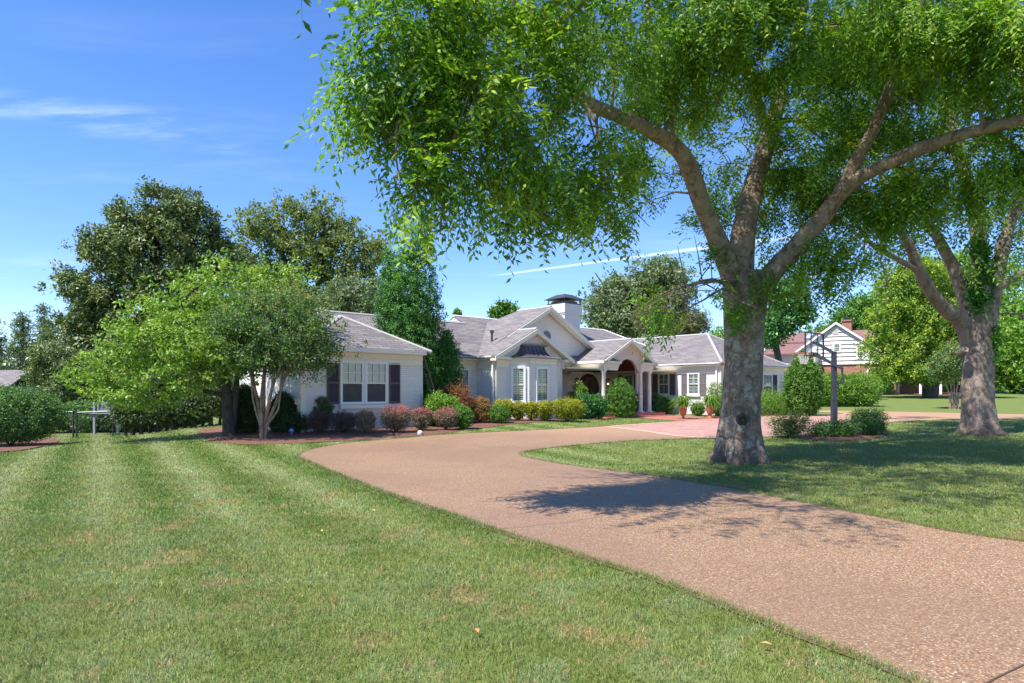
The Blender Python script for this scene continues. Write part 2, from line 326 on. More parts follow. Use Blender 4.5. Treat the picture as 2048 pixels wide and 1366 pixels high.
L_ = dict(
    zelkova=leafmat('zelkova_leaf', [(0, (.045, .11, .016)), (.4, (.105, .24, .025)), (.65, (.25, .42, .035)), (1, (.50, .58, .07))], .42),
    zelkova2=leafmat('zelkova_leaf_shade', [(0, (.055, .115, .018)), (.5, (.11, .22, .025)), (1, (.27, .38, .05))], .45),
    magnolia=leafmat('magnolia_leaf', [(0, (.045, .08, .028)), (.4, (.11, .17, .055)), (.75, (.23, .29, .10)), (.87, (.20, .19, .06)), (1, (.34, .20, .07))], .12, .5, .35),
    magnolia2=leafmat('sunny_magnolia_leaf', [(0, (.06, .13, .02)), (.4, (.15, .28, .035)), (.7, (.32, .44, .06)), (1, (.55, .52, .09))], .3, .5, .3),
    oak=leafmat('oak_leaf', [(0, (.07, .105, .035)), (.5, (.17, .225, .065)), (1, (.34, .38, .13))], .4),
    dogwood=leafmat('dogwood_leaf', [(0, (.07, .15, .02)), (.5, (.20, .34, .05)), (1, (.42, .52, .12))], .36),
    crape=leafmat('crape_leaf', [(0, (.035, .08, .03)), (.45, (.10, .19, .06)), (.70, (.22, .33, .12)), (.80, (.40, .31, .14)), (1, (.60, .25, .14))], .38, .5, .35),
    arbor=leafmat('arborvitae_leaf', [(0, (.025, .09, .018)), (.5, (.065, .20, .035)), (1, (.17, .36, .07))], .25),
    conifer=leafmat('conifer_leaf', [(0, (.05, .085, .04)), (.5, (.12, .19, .08)), (1, (.24, .32, .16))], .25),
    hemlock=leafmat('hemlock_leaf', [(0, (.028, .052, .022)), (.5, (.075, .12, .045)), (1, (.17, .24, .09))], .25),
    juniper=leafmat('juniper_leaf', [(0, (.03, .085, .022)), (.5, (.09, .20, .05)), (1, (.22, .36, .10))], .25),
    flowering=leafmat('flowering_leaf', [(0, (.040, .075, .022)), (.5, (.12, .18, .05)), (.85, (.25, .29, .13)), (.93, (.7, .7, .62)), (1, (.8, .8, .75))], .25),
    box=leafmat('boxwood_leaf', [(0, (.035, .10, .018)), (.5, (.09, .22, .03)), (1, (.22, .40, .06))], .28),
    hedge=leafmat('bright_hedge_leaf', [(0, (.05, .14, .018)), (.5, (.15, .30, .035)), (1, (.34, .50, .08))], .35),
    yew=leafmat('yew_leaf', [(0, (.015, .036, .015)), (.6, (.04, .085, .03)), (1, (.10, .17, .06))], .15),
    barberryg=leafmat('azalea_leaf', [(0, (.04, .085, .02)), (.5, (.13, .20, .05)), (.8, (.28, .30, .12)), (1, (.42, .30, .22))], .3),
    barberry=leafmat('barberry_leaf', [(0, (.11, .085, .07)), (.4, (.24, .17, .14)), (.7, (.30, .28, .18)), (1, (.38, .16, .15))], .25),
    barberryred=leafmat('red_tip_barberry_leaf', [(0, (.12, .11, .08)), (.40, (.26, .21, .16)), (.58, (.36, .15, .14)), (1, (.50, .12, .12))], .3),
    plum=leafmat('plum_leaf', [(0, (.04, .025, .025)), (.5, (.11, .07, .068)), (1, (.20, .13, .11))], .15),
    yellow=leafmat('golden_leaf', [(0, (.10, .13, .012)), (.5, (.29, .31, .02)), (1, (.56, .50, .035))], .35),
    jmaple=leafmat('japanese_maple_leaf', [(0, (.13, .045, .03)), (.5, (.33, .12, .07)), (1, (.50, .28, .12))], .35),
    nandina=leafmat('nandina_leaf', [(0, (.10, .10, .02)), (.4, (.30, .17, .05)), (1, (.48, .25, .10))], .3),
    laurel=leafmat('laurel_leaf', [(0, (.02, .08, .025)), (.5, (.06, .20, .05)), (1, (.18, .40, .12))], .25, .4, .5),
    fern=leafmat('fern_leaf', [(0, (.05, .13, .015)), (.5, (.14, .26, .035)), (1, (.30, .42, .09))], .35),
    greygreen=leafmat('greygreen_leaf', [(0, (.08, .125, .06)), (.5, (.17, .23, .11)), (1, (.32, .38, .20))], .3),
    ivy=leafmat('ivy_leaf', [(0, (.02, .08, .01)), (.5, (.055, .20, .02)), (1, (.13, .36, .04))], .3),
)
RNG = np.random.default_rng(7); random.seed(7)

# ------------------------------------------------------------------ foliage
def unit(a): return a / np.maximum(np.linalg.norm(a, axis=-1, keepdims=True), 1e-9)
def leaf_quads(p, d, n, L, Wd):
    d = unit(d); s = unit(np.cross(d, n)); n2 = np.cross(s, d); L = np.asarray(L).reshape(-1, 1); Wd = np.asarray(Wd).reshape(-1, 1)
    V = np.stack([p, p + d * L * .45 + s * Wd / 2 + n2 * L * .04, p + d * L - n2 * L * .10, p + d * L * .45 - s * Wd / 2 + n2 * L * .04], 1)
    return V.reshape(-1, 3), np.arange(len(p) * 4).reshape(-1, 4)
def in_blobs(blobs, n, shell=.5, rng=RNG):
    """random points inside ellipsoids (x,y,z,rx,ry,rz); returns points, outward dirs"""
    B = np.array(blobs, float); w = (B[:, 3] * B[:, 4] * B[:, 5]) ** (.75); w /= w.sum()
    k = rng.choice(len(B), n, p=w); g = unit(rng.normal(size=(n, 3))); r = rng.random(n) ** (1 / 3.) * (1 - shell) + shell * rng.random(n) ** .12
    r = np.minimum(r, 1) * (1 + .22 * rng.random(n) ** 4); q = B[k, :3] + g * r[:, None] * B[k, 3:6]
    return q, unit(g / B[k, 3:6]), k
def foliage(name, blobs, mt, parent, loc, ncl, per, crad, L, Wd, shell=.6, up=.35, rng=RNG, droop=0., vtop=0., flat=1., hier=0.):
    c, o, k = in_blobs(blobs, ncl, shell, rng); n = ncl * per
    if hier:
        m_ = max(6, ncl // 7); pk = rng.integers(0, m_, ncl); c = c[:m_][pk] + rng.normal(size=(ncl, 3)) * np.array([1, 1, .55]) * hier; o = unit(o[:m_][pk] + unit(rng.normal(size=(ncl, 3))) * .6)
    C = np.repeat(c, per, 0); O = np.repeat(o, per, 0)
    g = rng.normal(size=(n, 3)) * crad * .55; g[:, 2] *= flat; p = C + g
    d = unit(O * .6 + unit(rng.normal(size=(n, 3))) * 1.0 + np.array([0, 0, -droop]))
    nn = unit(O * .7 + np.array([0, 0, up]) + rng.normal(size=(n, 3)) * .55)
    V, Fq = leaf_quads(p, d, nn, L * (.6 + .8 * rng.random(n)), Wd * (.7 + .6 * rng.random(n)))
    v = np.repeat(rng.random(ncl), per) * .45 + rng.random(n) * .55
    if vtop:
        zs = p[:, 2]; lo, hi = zs.min(), zs.max(); v = v * (1 - vtop) + vtop * sst(zs, lo + (hi - lo) * .4, hi)
    V = V - np.tile(np.array(loc), (len(V), 1))
    return npmesh(name, V, Fq, mt, parent, (0, 0, 0) if parent else loc, np.clip(v, 0, 1))
def sprays(name, blobs, mt, parent, loc, nsp, leaves=9, length=.38, L=.075, Wd=.03, shell=.45, droop=.55, rng=RNG, vbias=0, clump=.17):
    nc = max(8, nsp // 22); c0_, o0, _ = in_blobs(blobs, nc, shell, rng); pick = rng.integers(0, nc, nsp)
    p0 = c0_[pick] + rng.normal(size=(nsp, 3)) * np.array([1, 1, .7]) * clump; o = o0[pick]
    d = unit(o * .8 + unit(rng.normal(size=(nc, 3)))[pick] * .45 + unit(rng.normal(size=(nsp, 3))) * .5 + np.array([0, 0, -droop])); up = np.array([0, 0, 1.])
    side = unit(np.cross(d, up) + 1e-4); tw = rng.random(nsp) * .9 - .45; nrm = unit(np.cross(side, d) + side * tw[:, None])
    side = np.cross(d, nrm); ln = length * (.6 + .7 * rng.random(nsp)); Vs = []; vv = []; T = []
    base = rng.random(nc)[pick] * .7 + rng.random(nsp) * .3
    for i in range(leaves):
        t = (i + .6) / leaves; sg = 1 if i % 2 else -1
        q = p0 + d * (ln * t)[:, None] + np.array([0, 0, -1]) * (ln * t * t * .45)[:, None]
        dl = unit(d * .55 + side * sg * .9 + rng.normal(size=(nsp, 3)) * .28 + np.array([0, 0, -.35]))
        nl = unit(nrm + rng.normal(size=(nsp, 3)) * .45)
        V, _ = leaf_quads(q, dl, nl, L * (.7 + .6 * rng.random(nsp)), Wd * (.75 + .5 * rng.random(nsp)))
        Vs.append(V); vv.append(np.clip(base * .5 + rng.random(nsp) * .5 + vbias, 0, 1))
    # thin twigs
    a = p0 - d * .10; b = p0 + d * (ln * .9)[:, None] - np.array([0, 0, 1]) * (ln * .36)[:, None]; w = side * .0035
    Vs.append(np.stack([a - w, a + w, b + w * .4, b - w * .4], 1).reshape(-1, 3)); vv.append(np.zeros(nsp))
    V = np.concatenate(Vs) - np.array(loc); Fq = np.arange(len(V)).reshape(-1, 4)
    return npmesh(name, V, Fq, mt, parent, (0, 0, 0) if parent else loc, np.concatenate(vv))

def catmull(pts, rad, step):
    P_ = [Vector(p) for p in pts]; out = []; ro = []
    for i in range(len(P_) - 1):
        p0 = P_[max(i - 1, 0)]; p1 = P_[i]; p2 = P_[i + 1]; p3 = P_[min(i + 2, len(P_) - 1)]
        n = max(2, int((p2 - p1).length / step))
        for j in range(n):
            t = j / n; out.append(.5 * ((2 * p1) + (p2 - p0) * t + (2 * p0 - 5 * p1 + 4 * p2 - p3) * t * t + (3 * p1 - p0 - 3 * p2 + p3) * t ** 3)); ro.append(rad[i] * (1 - t) + rad[i + 1] * t)
    out.append(P_[-1]); ro.append(rad[-1]); return out, ro
def hnoise(x, y, z, s):
    return (math.sin(x * s * 1.3 + 1.7 * math.sin(y * s * .9 + 3)) + math.sin(y * s * 1.1 + 1.3 * math.sin(z * s * 1.2 + 1)) + math.sin(z * s + 1.9 * math.sin(x * s * .8 + 5))) / 3
def limb(mb, pts, rad, k=18, step=.15, rough=.06, flare=None):
    pts, rad = catmull(pts, rad, step); vs = []; up = None; z0 = pts[0].z
    for i, p in enumerate(pts):
        t = (pts[min(i + 1, len(pts) - 1)] - pts[max(i - 1, 0)]).normalized()
        if up is None: up = Vector((1, .2, 0)); up = (up - t * up.dot(t)).normalized()
        up = (up - t * up.dot(t)).normalized(); w = t.cross(up)
        for j in range(k):
            a = 2 * math.pi * j / k; d = up * math.cos(a) + w * math.sin(a); r = rad[i]; q = p + d * r
            m = 1 + rough * (hnoise(q.x, q.y, q.z, 3.1) + .5 * hnoise(q.x, q.y, q.z, 8.3))
            if flare:
                h = max(0, p.z - z0); e = math.exp(-h / flare[1]); e2 = math.exp(-h / (flare[1] * 3))
                m += e * (flare[0] * (.55 + .45 * math.cos(flare[2] * a + .7) + .3 * math.cos((flare[2] * 2 + 1) * a + 2))) + e2 * .08 * math.cos(flare[2] * a + .7)
            vs.append(p + d * r * m)
    fs = [(i * k + j, i * k + (j + 1) % k, (i + 1) * k + (j + 1) % k, (i + 1) * k + j) for i in range(len(pts) - 1) for j in range(k)]
    mb.add([tuple(v) for v in vs], fs, True); mb.add([tuple(v) for v in vs[-k:]], [tuple(range(k))]); return pts

def branchlets(mb, anchors, targets, r0=.035, rnd=random):
    """thin boughs from the nearest limb point out to each foliage mass"""
    for t in targets:
        t = Vector(t); a = min(anchors, key=lambda q: (q - t).length + max(0, q.z - t.z) * .3); L = (t - a).length
        if L < .25: continue
        m1 = a.lerp(t, .35) + Vector((rnd.uniform(-.1, .1) * L, rnd.uniform(-.1, .1) * L, .10 * L)); m2 = a.lerp(t, .7) + Vector((rnd.uniform(-.1, .1) * L, rnd.uniform(-.1, .1) * L, .07 * L))
        rr = min(.10, r0 * (.6 + L * .25)); limb(mb, [a, m1, m2, t], [rr, rr * .7, rr * .45, rr * .2], k=6, step=.4, rough=.05)
        for s in range(3):
            b = m1.lerp(t, rnd.random()); e = b + Vector((rnd.uniform(-1, 1), rnd.uniform(-1, 1), rnd.uniform(-.6, .6))).normalized() * min(1.2, L * .45)
            limb(mb, [b, b.lerp(e, .5) + Vector((0, 0, .06)), e], [rr * .4, rr * .28, rr * .1], k=5, step=.5, rough=0)

# ------------------------------------------------------------------ ground, drive, beds
def ground():
    xs = np.concatenate([np.linspace(-1500, -60, 25)[:-1], np.arange(-60, 80, .6), np.linspace(80, 1500, 25)])
    ys = np.concatenate([np.linspace(-600, -8, 14)[:-1], np.arange(-8, 90, .6), np.linspace(90, 2500, 30)])
    X, Y = np.meshgrid(xs, ys); Z = GZ(X, Y); V = np.stack([X, Y, Z], -1).reshape(-1, 3); nx = len(xs); ny = len(ys)
    i = np.arange((ny - 1) * (nx - 1)); r = i // (nx - 1); c = i % (nx - 1); a = r * nx + c
    tag(npmesh('ground', V, np.stack([a, a + 1, a + 1 + nx, a + nx], 1), M['ground'], smooth=True), kind='structure')
ground()
def smoothpoly(pts, closed=True, step=.3):
    n = len(pts); out = []
    for i in range(n if closed else n - 1):
        p0, p1, p2, p3 = (Vector(pts[(i + k) % n if closed else min(max(i + k, 0), n - 1)]) for k in (-1, 0, 1, 2))
        m = max(2, int((p2 - p1).length / step))
        for j in range(m):
            t = j / m; out.append(.5 * ((2 * p1) + (p2 - p0) * t + (2 * p0 - 5 * p1 + 4 * p2 - p3) * t * t + (3 * p1 - p0 - 3 * p2 + p3) * t ** 3))
    return out
def sheet(name, poly, m, dz, grid=.7, kind='structure', wobble=0):
    pts = [Vector((p.x, p.y)) for p in poly]
    A = np.array([[p.x, p.y] for p in pts]); inner = []
    x0, y0 = A.min(0); x1, y1 = A.max(0)
    gx, gy = np.meshgrid(np.arange(x0, x1, grid), np.arange(y0, y1, grid)); q = np.stack([gx.ravel(), gy.ravel()], 1)
    q = q[inside(q, A)]
    allp = pts + [Vector((float(a), float(b))) for a, b in q]; n = len(pts)
    v, e, f, _, _, _ = delaunay_2d_cdt(allp, [(i, (i + 1) % n) for i in range(n)], [], 1, 1e-5)
    VX = np.array([[a.x, a.y] for a in v]); Z = GZ(VX[:, 0], VX[:, 1]) + dz
    if wobble: Z = Z + wobble * (.5 + .5 * np.sin(VX[:, 0] * 3.1) * np.sin(VX[:, 1] * 2.7))
    me = bpy.data.meshes.new(name); me.from_pydata([(float(a), float(b), float(z)) for (a, b), z in zip(VX, Z)], [], f)
    me.materials.append(m); me.polygons.foreach_set('use_smooth', [True] * len(me.polygons))
    l = me.uv_layers.new(name='UVMap').data
    for lp in me.loops: c = me.vertices[lp.vertex_index].co; l[lp.index].uv = (c.x * .7 + c.y * .7, c.y * .7 - c.x * .7)
    o = bpy.data.objects.new(name, me); COL.objects.link(o)
    if o.data.polygons and o.data.polygons[0].normal.z < 0: me.flip_normals()
    return tag(o, kind=kind)
def inside(q, A):
    x, y = q[:, 0], q[:, 1]; r = np.zeros(len(q), bool); n = len(A); j = n - 1
    for i in range(n):
        xi, yi = A[i]; xj, yj = A[j]
        if yi != yj: r ^= ((yi > y) != (yj > y)) & (x < (xj - xi) * (y - yi) / (yj - yi) + xi)
        j = i
    return r
V3 = lambda a: Vector((a[0], a[1], 0))
outer = [(2.75, 2.0), (2.2, 3.2)] + [(g.x, g.y) for g in (G(*p) for p in [(1832, 1366), (1560, 1262), (1400, 1197), (1250, 1143), (1000, 1066), (900, 1031), (800, 997), (700, 960), (640, 935), (605, 919), (596, 912), (612, 902), (650, 893), (705, 885), (780, 879), (900, 869), (1040, 862), (1160, 856), (1220, 852)])]
far = [(g.x, g.y) for g in (G(*p) for p in [(1360, 843), (1440, 838), (1540, 833), (1600, 830), (1660, 829.5), (1686, 827), (1640, 824), (1640, 821), (1700, 822), (1800, 824), (1900, 826), (2048, 829), (2200, 832)])]
inner = [(g.x, g.y) for g in (G(*p) for p in [(2200, 843), (2048, 838), (1921, 839), (1820, 842), (1768, 846), (1700, 858), (1640, 868), (1560, 874), (1440, 876), (1350, 879), (1250, 883), (1130, 893), (1065, 901), (1043, 909), (1062, 917), (1150, 932), (1300, 951), (1450, 975), (1600, 1004), (1800, 1043), (2048, 1085)])] + [(8.5, 4.6), (11, 2.6)]
DRIVE = [Vector((p[0], p[1], 0)) for p in outer + far + inner]
DRV = smoothpoly([V3(p) for p in outer + far], False, .25) + [V3(far[-1])] + smoothpoly([V3(p) for p in inner], False, .25) + [V3(inner[-1])]
sheet('driveway', DRV, M['agg'], .010, .6)
pav = [V3((g.x, g.y)) for g in (G(*p) for p in [(1222, 854), (1300, 848.5), (1366, 844), (1450, 839), (1560, 834.5), (1650, 833), (1740, 836), (1800, 841.5), (1766, 846.5), (1700, 858), (1640, 867), (1560, 873.4), (1440, 875.2), (1358, 871), (1290, 862)])]
sheet('paved_forecourt', pav, M['paver'], .014, .6)
def strip(name, pts, w, m, dz, kind='structure'):
    pts = smoothpoly([V3((p.x, p.y)) for p in pts], False, .3) + [V3((pts[-1].x, pts[-1].y))]; A = []; B = []
    for i, p in enumerate(pts):
        t = (pts[min(i + 1, len(pts) - 1)] - pts[max(i - 1, 0)]).normalized(); s = Vector((-t.y, t.x, 0)) * w / 2; A.append(p + s); B.append(p - s)
    V = [(q.x, q.y, float(GZ(q.x, q.y)) + dz) for q in A + B]; n = len(A)
    return tag(npmesh(name, V, [(i, i + 1, n + i + 1, n + i) for i in range(n - 1)], m, smooth=True), kind=kind)
strip('forecourt_border', [G(1212, 854), G(1290, 863), G(1358, 872.5), G(1440, 877)], .32, M['edge'], .018)
strip('forecourt_border', [G(1222, 853), G(1300, 847.5), G(1366, 843.5), G(1450, 838.5)], .22, M['edge'], .018)
strip('driveway_joint', [G(960, 1064), G(1100, 1050), G(1210, 1033), G(1330, 1000)], .006, M['joint'], .0115)
strip('driveway_joint', [G(1960, 1380), G(2060, 1330), G(2200, 1280)], .013, M['joint'], .014)
walk = [V3((g.x, g.y)) for g in (G(*p) for p in [(1262, 832), (1310, 830), (1440, 836), (1452, 840), (1400, 842.5), (1350, 842), (1300, 838), (1262, 836)])]
sheet('brick_walk', walk, M['stepbrick'], .015, .5)
bed1 = [V3((g.x, g.y)) for g in (G(*p) for p in [(412, 880), (440, 887), (500, 890), (600, 887), (700, 882), (800, 875), (880, 868), (960, 858), (1015, 850), (1100, 843), (1180, 839), (1250, 836), (1262, 833), (1262, 830)])] + [V3(p) for p in [(7.6, 36), (-1, 30), (-6, 27), (-9.0, 25), (-11.4, 24.5)]]
sheet('mulch_bed', smoothpoly(bed1, True, .4), M['mulch'], .007, .4, wobble=.015)
bed2 = [V3((g.x, g.y)) for g in (G(*p) for p in [(1318, 829), (1345, 827), (1380, 829.5), (1440, 834), (1600, 829), (1600, 822), (1500, 818), (1400, 819), (1330, 823)])]
sheet('mulch_bed', smoothpoly(bed2, True, .4), M['mulch'], .007, .4, wobble=.015)
bed3 = [V3((g.x, g.y)) for g in (G(*p) for p in [(1600, 876), (1640, 882), (1700, 882), (1760, 875), (1778, 864), (1740, 852), (1690, 853), (1640, 862)])]
sheet('mulch_bed', smoothpoly(bed3, True, .3), M['mulch'], .007, .3, wobble=.015)
bed4 = [V3((g.x, g.y)) for g in (G(*p) for p in [(60, 848), (115, 857), (180, 855), (240, 850), (330, 846), (330, 838), (110, 842)])]
sheet('gravel_strip', smoothpoly(bed4, True, .4), simple('pink_gravel', (.42, .29, .24), .9, .3, 30, bump=.5), .02, .5)
bed5 = [V3((g.x, g.y)) for g in (G(*p) for p in [(1740, 787.5), (1800, 789), (1900, 791), (1990, 789), (1990, 785.8), (1740, 785.6)])]
sheet('mulch_bed', bed5, M['mulch'], .05, 1.)
bed6 = [V3((g.x, g.y)) for g in (G(*p) for p in [(-60, 905), (30, 903), (80, 896), (112, 888), (100, 878), (-60, 880)])]
sheet('mulch_bed', smoothpoly(bed6, True, .3), M['mulch'], .02, .4, wobble=.03)

SOIL = simple('bare_edge_soil', (.15, .10, .06), .95, .4, 20)
strip('edge_soil', [Vector(p) for p in outer[1:]], .07, SOIL, .013); strip('edge_soil', [Vector(p) for p in inner], .07, SOIL, .013)
NOLAWN = [np.array([[p.x, p.y] for p in q]) for q in (DRV, pav, walk, bed1, bed2, bed3, bed4, bed6)]
def grass():
    rng = np.random.default_rng(3); Vs = []; vs = []
    def band(y0, y1, dens, h, w, xl=-1e9, xr=1e9, pad=1.05):
        hw = .80 * y1 + 4.5; n = int(dens * 2 * hw * (y1 - y0)); y = y0 + rng.random(n) * (y1 - y0); x = (rng.random(n) * 2 - 1) * hw
        keep = (x > xl) & (x < xr) & (np.abs(x) < .80 * y + 4.5); x = x[keep]; y = y[keep]; q = np.stack([x, y], 1); out = np.zeros(len(q), bool)
        for A in NOLAWN:
            q2 = q; out |= inside(q2, A)
        q = q[~out]; n = len(q); x, y = q.T; z = GZ(x, y)
        clump = np.sin(x * 9 + 3 * np.sin(y * 5)) * np.sin(y * 8 + 2 * np.sin(x * 6))
        a = rng.random(n) * 2 * np.pi; s = np.sin((x * .85 + y * .53) * 2 * np.pi / 1.45); hh = h * (.55 + .8 * rng.random(n)) * (1 + .25 * clump)
        lx = rng.normal(size=n) * .75 + .35 * s * (-.53); ly = rng.normal(size=n) * .75 + .35 * s * .85
        ww = w * (.7 + .6 * rng.random(n)); bx = np.cos(a) * ww / 2; by = np.sin(a) * ww / 2
        b0 = np.stack([x - bx, y - by, z - .005], 1); b1 = np.stack([x + bx, y + by, z - .005], 1)
        m = np.stack([x + lx * hh * .35, y + ly * hh * .35, z + hh * .6], 1); m0 = m - np.stack([bx, by, 0 * bx], 1) * .75; m1 = m + np.stack([bx, by, 0 * bx], 1) * .75
        t = np.stack([x + lx * hh, y + ly * hh, z + hh * (1 - .25 * (lx * lx + ly * ly))], 1)
        return b0, b1, m0, m1, t, rng.random(n)
    bands = [(2.4, 5.5, 6000, .038, .0042, -1e9, 6.), (5.5, 8.5, 3400, .038, .0055, -1e9, 9), (8.5, 13, 1500, .036, .0085), (13, 20, 520, .036, .014), (20, 32, 130, .04, .024)]
    off = 0; V = []; Fq = []; at = []
    for b in bands:
        b0, b1, m0, m1, t, r = band(*b); n = len(t)
        V.append(np.concatenate([b0, b1, m0, m1, t])); i = np.arange(n)
        Fq.append(np.stack([off + i, off + n + i, off + 3 * n + i, off + 2 * n + i], 1)); Fq.append(np.stack([off + 2 * n + i, off + 3 * n + i, off + 4 * n + i, off + 4 * n + i], 1)); at += [r, r]; off += 5 * n
    # quads only: the tip is a collapsed quad -> use a slightly offset copy
    V = np.concatenate(V); Fq = np.concatenate(Fq); at = np.concatenate(at)
    tri = Fq[:, 2] == Fq[:, 3]; Q = Fq[~tri]; T = Fq[tri][:, :3]
    me = bpy.data.meshes.new('lawn_grass'); me.vertices.add(len(V)); me.vertices.foreach_set('co', V.astype(np.float32).ravel())
    nl = len(Q) * 4 + len(T) * 3; me.loops.add(nl); me.loops.foreach_set('vertex_index', np.concatenate([Q.ravel(), T.ravel()]).astype(np.int32))
    me.polygons.add(len(Q) + len(T)); st = np.concatenate([np.arange(len(Q)) * 4, len(Q) * 4 + np.arange(len(T)) * 3]).astype(np.int32)
    me.polygons.foreach_set('loop_start', st); me.polygons.foreach_set('loop_total', np.concatenate([np.full(len(Q), 4), np.full(len(T), 3)]).astype(np.int32))
    a = me.attributes.new('v', 'FLOAT', 'FACE'); a.data.foreach_set('value', np.concatenate([at[~tri], at[tri]]).astype(np.float32))
    me.update(calc_edges=True); me.materials.append(M['blade']); o = bpy.data.objects.new('lawn_grass', me); COL.objects.link(o)
    tag(o, 'mown green lawn grass on both sides of the driveway', 'grass', kind='stuff')
    # ragged longer blades hanging over the driveway's edges
    E = [(p.x, p.y) for p in DRV]; xs = []; ys = []
    for (ax, ay), (bx_, by_) in zip(E[:-1], E[1:]):
        dy = (ay + by_) / 2; L = math.hypot(bx_ - ax, by_ - ay)
        if dy < 2.5 or dy > 26 or L > 3: continue
        n = int(L * (900 if dy < 9 else 420 if dy < 15 else 160)); t = rng.random(n); dx, dy2 = (bx_ - ax) / max(L, 1e-6), (by_ - ay) / max(L, 1e-6); off2 = rng.normal(size=n) * .03 - .012
        # outside is to the left of the walk direction on the outer edge
        xs.append(ax + (bx_ - ax) * t - dy2 * -off2 * -1); ys.append(ay + (by_ - ay) * t + dx * -off2 * -1)
    x = np.concatenate(xs); y = np.concatenate(ys); z = GZ(x, y); n = len(x); a = rng.random(n) * 6.28; sc = 1 + np.maximum(0, y - 7) * .12
    ww = .0055 * sc; bx = np.cos(a) * ww / 2; by = np.sin(a) * ww / 2; hh = .062 * (.4 + .9 * rng.random(n) ** 1.5)
    b0 = np.stack([x - bx, y - by, z], 1); b1 = np.stack([x + bx, y + by, z], 1); t = np.stack([x + rng.normal(size=n) * .03, y + rng.normal(size=n) * .03, z + hh], 1)
    V = np.stack([b0, b1, t], 1).reshape(-1, 3)
    tag(npmesh('edge_grass', V, np.arange(n * 3).reshape(-1, 3), M['blade'], attr=rng.random(n)), 'ragged grass fringe along the driveway edges', 'grass', kind='stuff')
grass()

exec_parts = True
# ------------------------------------------------------------------ the white house
E = 3.12; OFF = (20, 24, .3)
HA = math.atan2(.670, .742); cu, su = math.cos(HA), math.sin(HA)
def HW(u, v, z=0): return Vector((cu * u - su * v, su * u + cu * v, z))
house = empty('house', HW(*OFF), HA)
tag(house, 'long white painted brick ranch house with grey shingled roofs and a columned porch', 'house')
def hb(): return MB(OFF)
def wallblock(a, b, name='wall', m='wall'): return hb().box(a, b).build(name, M[m], house)
wallblock((9.5, 20.75, -.3), (14.15, 23, 3.02)); wallblock((9.52, 22.3, -.3), (22.0, 28.2, 3.02))
wallblock((18.1, 21.0, -.1), (22.05, 22.5, 3.02)); wallblock((22.0, 25.2, -.1), (31, 30, 3.3)); wallblock((30.7, 18.1, -.1), (37.5, 30, 3.02))
# gable walls
hb().prism([(18.1, 21.0, 3.0), (22.3, 21.0, 3.0), (20.2, 21.0, 4.20)], (0, .1, 0)).build('gable_wall', M['wall'], house)
hb().prism([(18.1, 22.45, 2.8), (26.6, 22.45, 2.8), (26.6, 22.45, 3.25), (22.4, 22.45, 5.52), (18.1, 22.45, 3.2)], (0, .15, 0)).build('gable_wall', M['wall'], house)
# round vent in big gable
vb = hb(); vb.m = Matrix.Translation((22.5, 22.44, 4.27)) @ Matrix.Rotation(R(90), 4, 'X')
k = 28; vb.add([(.24 * math.cos(2 * math.pi * j / k), .26 * math.sin(2 * math.pi * j / k), 0) for j in range(k)] + [(.24 * math.cos(2 * math.pi * j / k), .26 * math.sin(2 * math.pi * j / k), .03) for j in range(k)], [tuple(range(k, 2 * k))] + [(j, (j + 1) % k, (j + 1) % k + k, j + k) for j in range(k)])
vb.build('oval_vent', M['metal'], house)
# roofs
def roof(planes, name='roof', t=.1):
    b = hb()
    for p in planes: b.slab(p, t)
    return b.build(name, M['roof'], house)
lw = 4.46
roof([[(9.3, 20.45, E), (14.42, 20.45, E), (12, 22.87, lw)], [(14.42, 20.45, E), (14.42, 25, E), (12, 25, lw), (12, 22.87, lw)], [(9.3, 25, E), (9.3, 20.45, E), (12, 22.87, lw), (12, 25, lw)]])
s = .54; zr = E + s * 3.3; zt = E + s * 4.15
lr = roof([[(9.2, 21.9, E), (19.7, 21.9, E), (19.7, 25.2, zr), (12.5, 25.2, zr)], [(9.2, 28.5, E), (12.5, 25.2, zr), (19.7, 25.2, zr), (19.7, 28.5, E)], [(9.2, 21.9, E), (12.5, 25.2, zr), (9.2, 28.5, E)]])
rr_ = roof([[(19.7, 21.9, E), (35.1, 21.9, E), (30.95, 26.05, zt), (19.7, 26.05, zt)], [(19.7, 30.2, E), (19.7, 26.05, zt), (30.95, 26.05, zt), (35.1, 30.2, E)], [(35.1, 21.9, E), (35.1, 30.2, E), (30.95, 26.05, zt)]])
hb().prism([(19.72, 25.1, zr - .15), (19.72, 27.0, zr - .15), (19.72, 26.05, zt - .1)], (.08, 0, 0)).build('louvre_gable', M['white'], house)
lb = hb()
for i in range(5):
    zz = zr - .05 + i * .08; hw = (zt - .12 - zz) / s
    if hw > .05: lb.box((19.66, 26.05 - hw, zz), (19.73, 26.05 + hw, zz + .03))
lb.build('louvre', M['white'], house)
mg = roof([[(17.85, 22.05, E), (22.4, 22.05, 5.65), (22.4, 24.4, 5.65), (17.85, 28.95, E)], [(22.4, 22.05, 5.65), (26.95, 22.05, E), (26.95, 28.95, E), (22.4, 24.4, 5.65)], [(17.85, 28.95, E), (22.4, 24.4, 5.65), (26.95, 28.95, E)]])
bg_ = roof([[(17.8, 20.75, E - .005), (20.2, 20.75, 4.38), (20.2, 22.046, 4.38), (17.8, 22.046, E - .005)], [(20.2, 20.75, 4.38), (22.55, 20.75, E - .005), (22.55, 22.4, E - .005), (20.2, 22.4, 4.38)]])
pr_ = roof([[(24.1, 20.25, E + .004), (26.15, 20.25, 4.22), (26.15, 24.2, 4.22), (24.1, 24.2, E + .004)], [(26.15, 20.25, 4.22), (28.2, 20.25, E + .004), (28.2, 24.2, E + .004), (26.15, 24.2, 4.22)]])
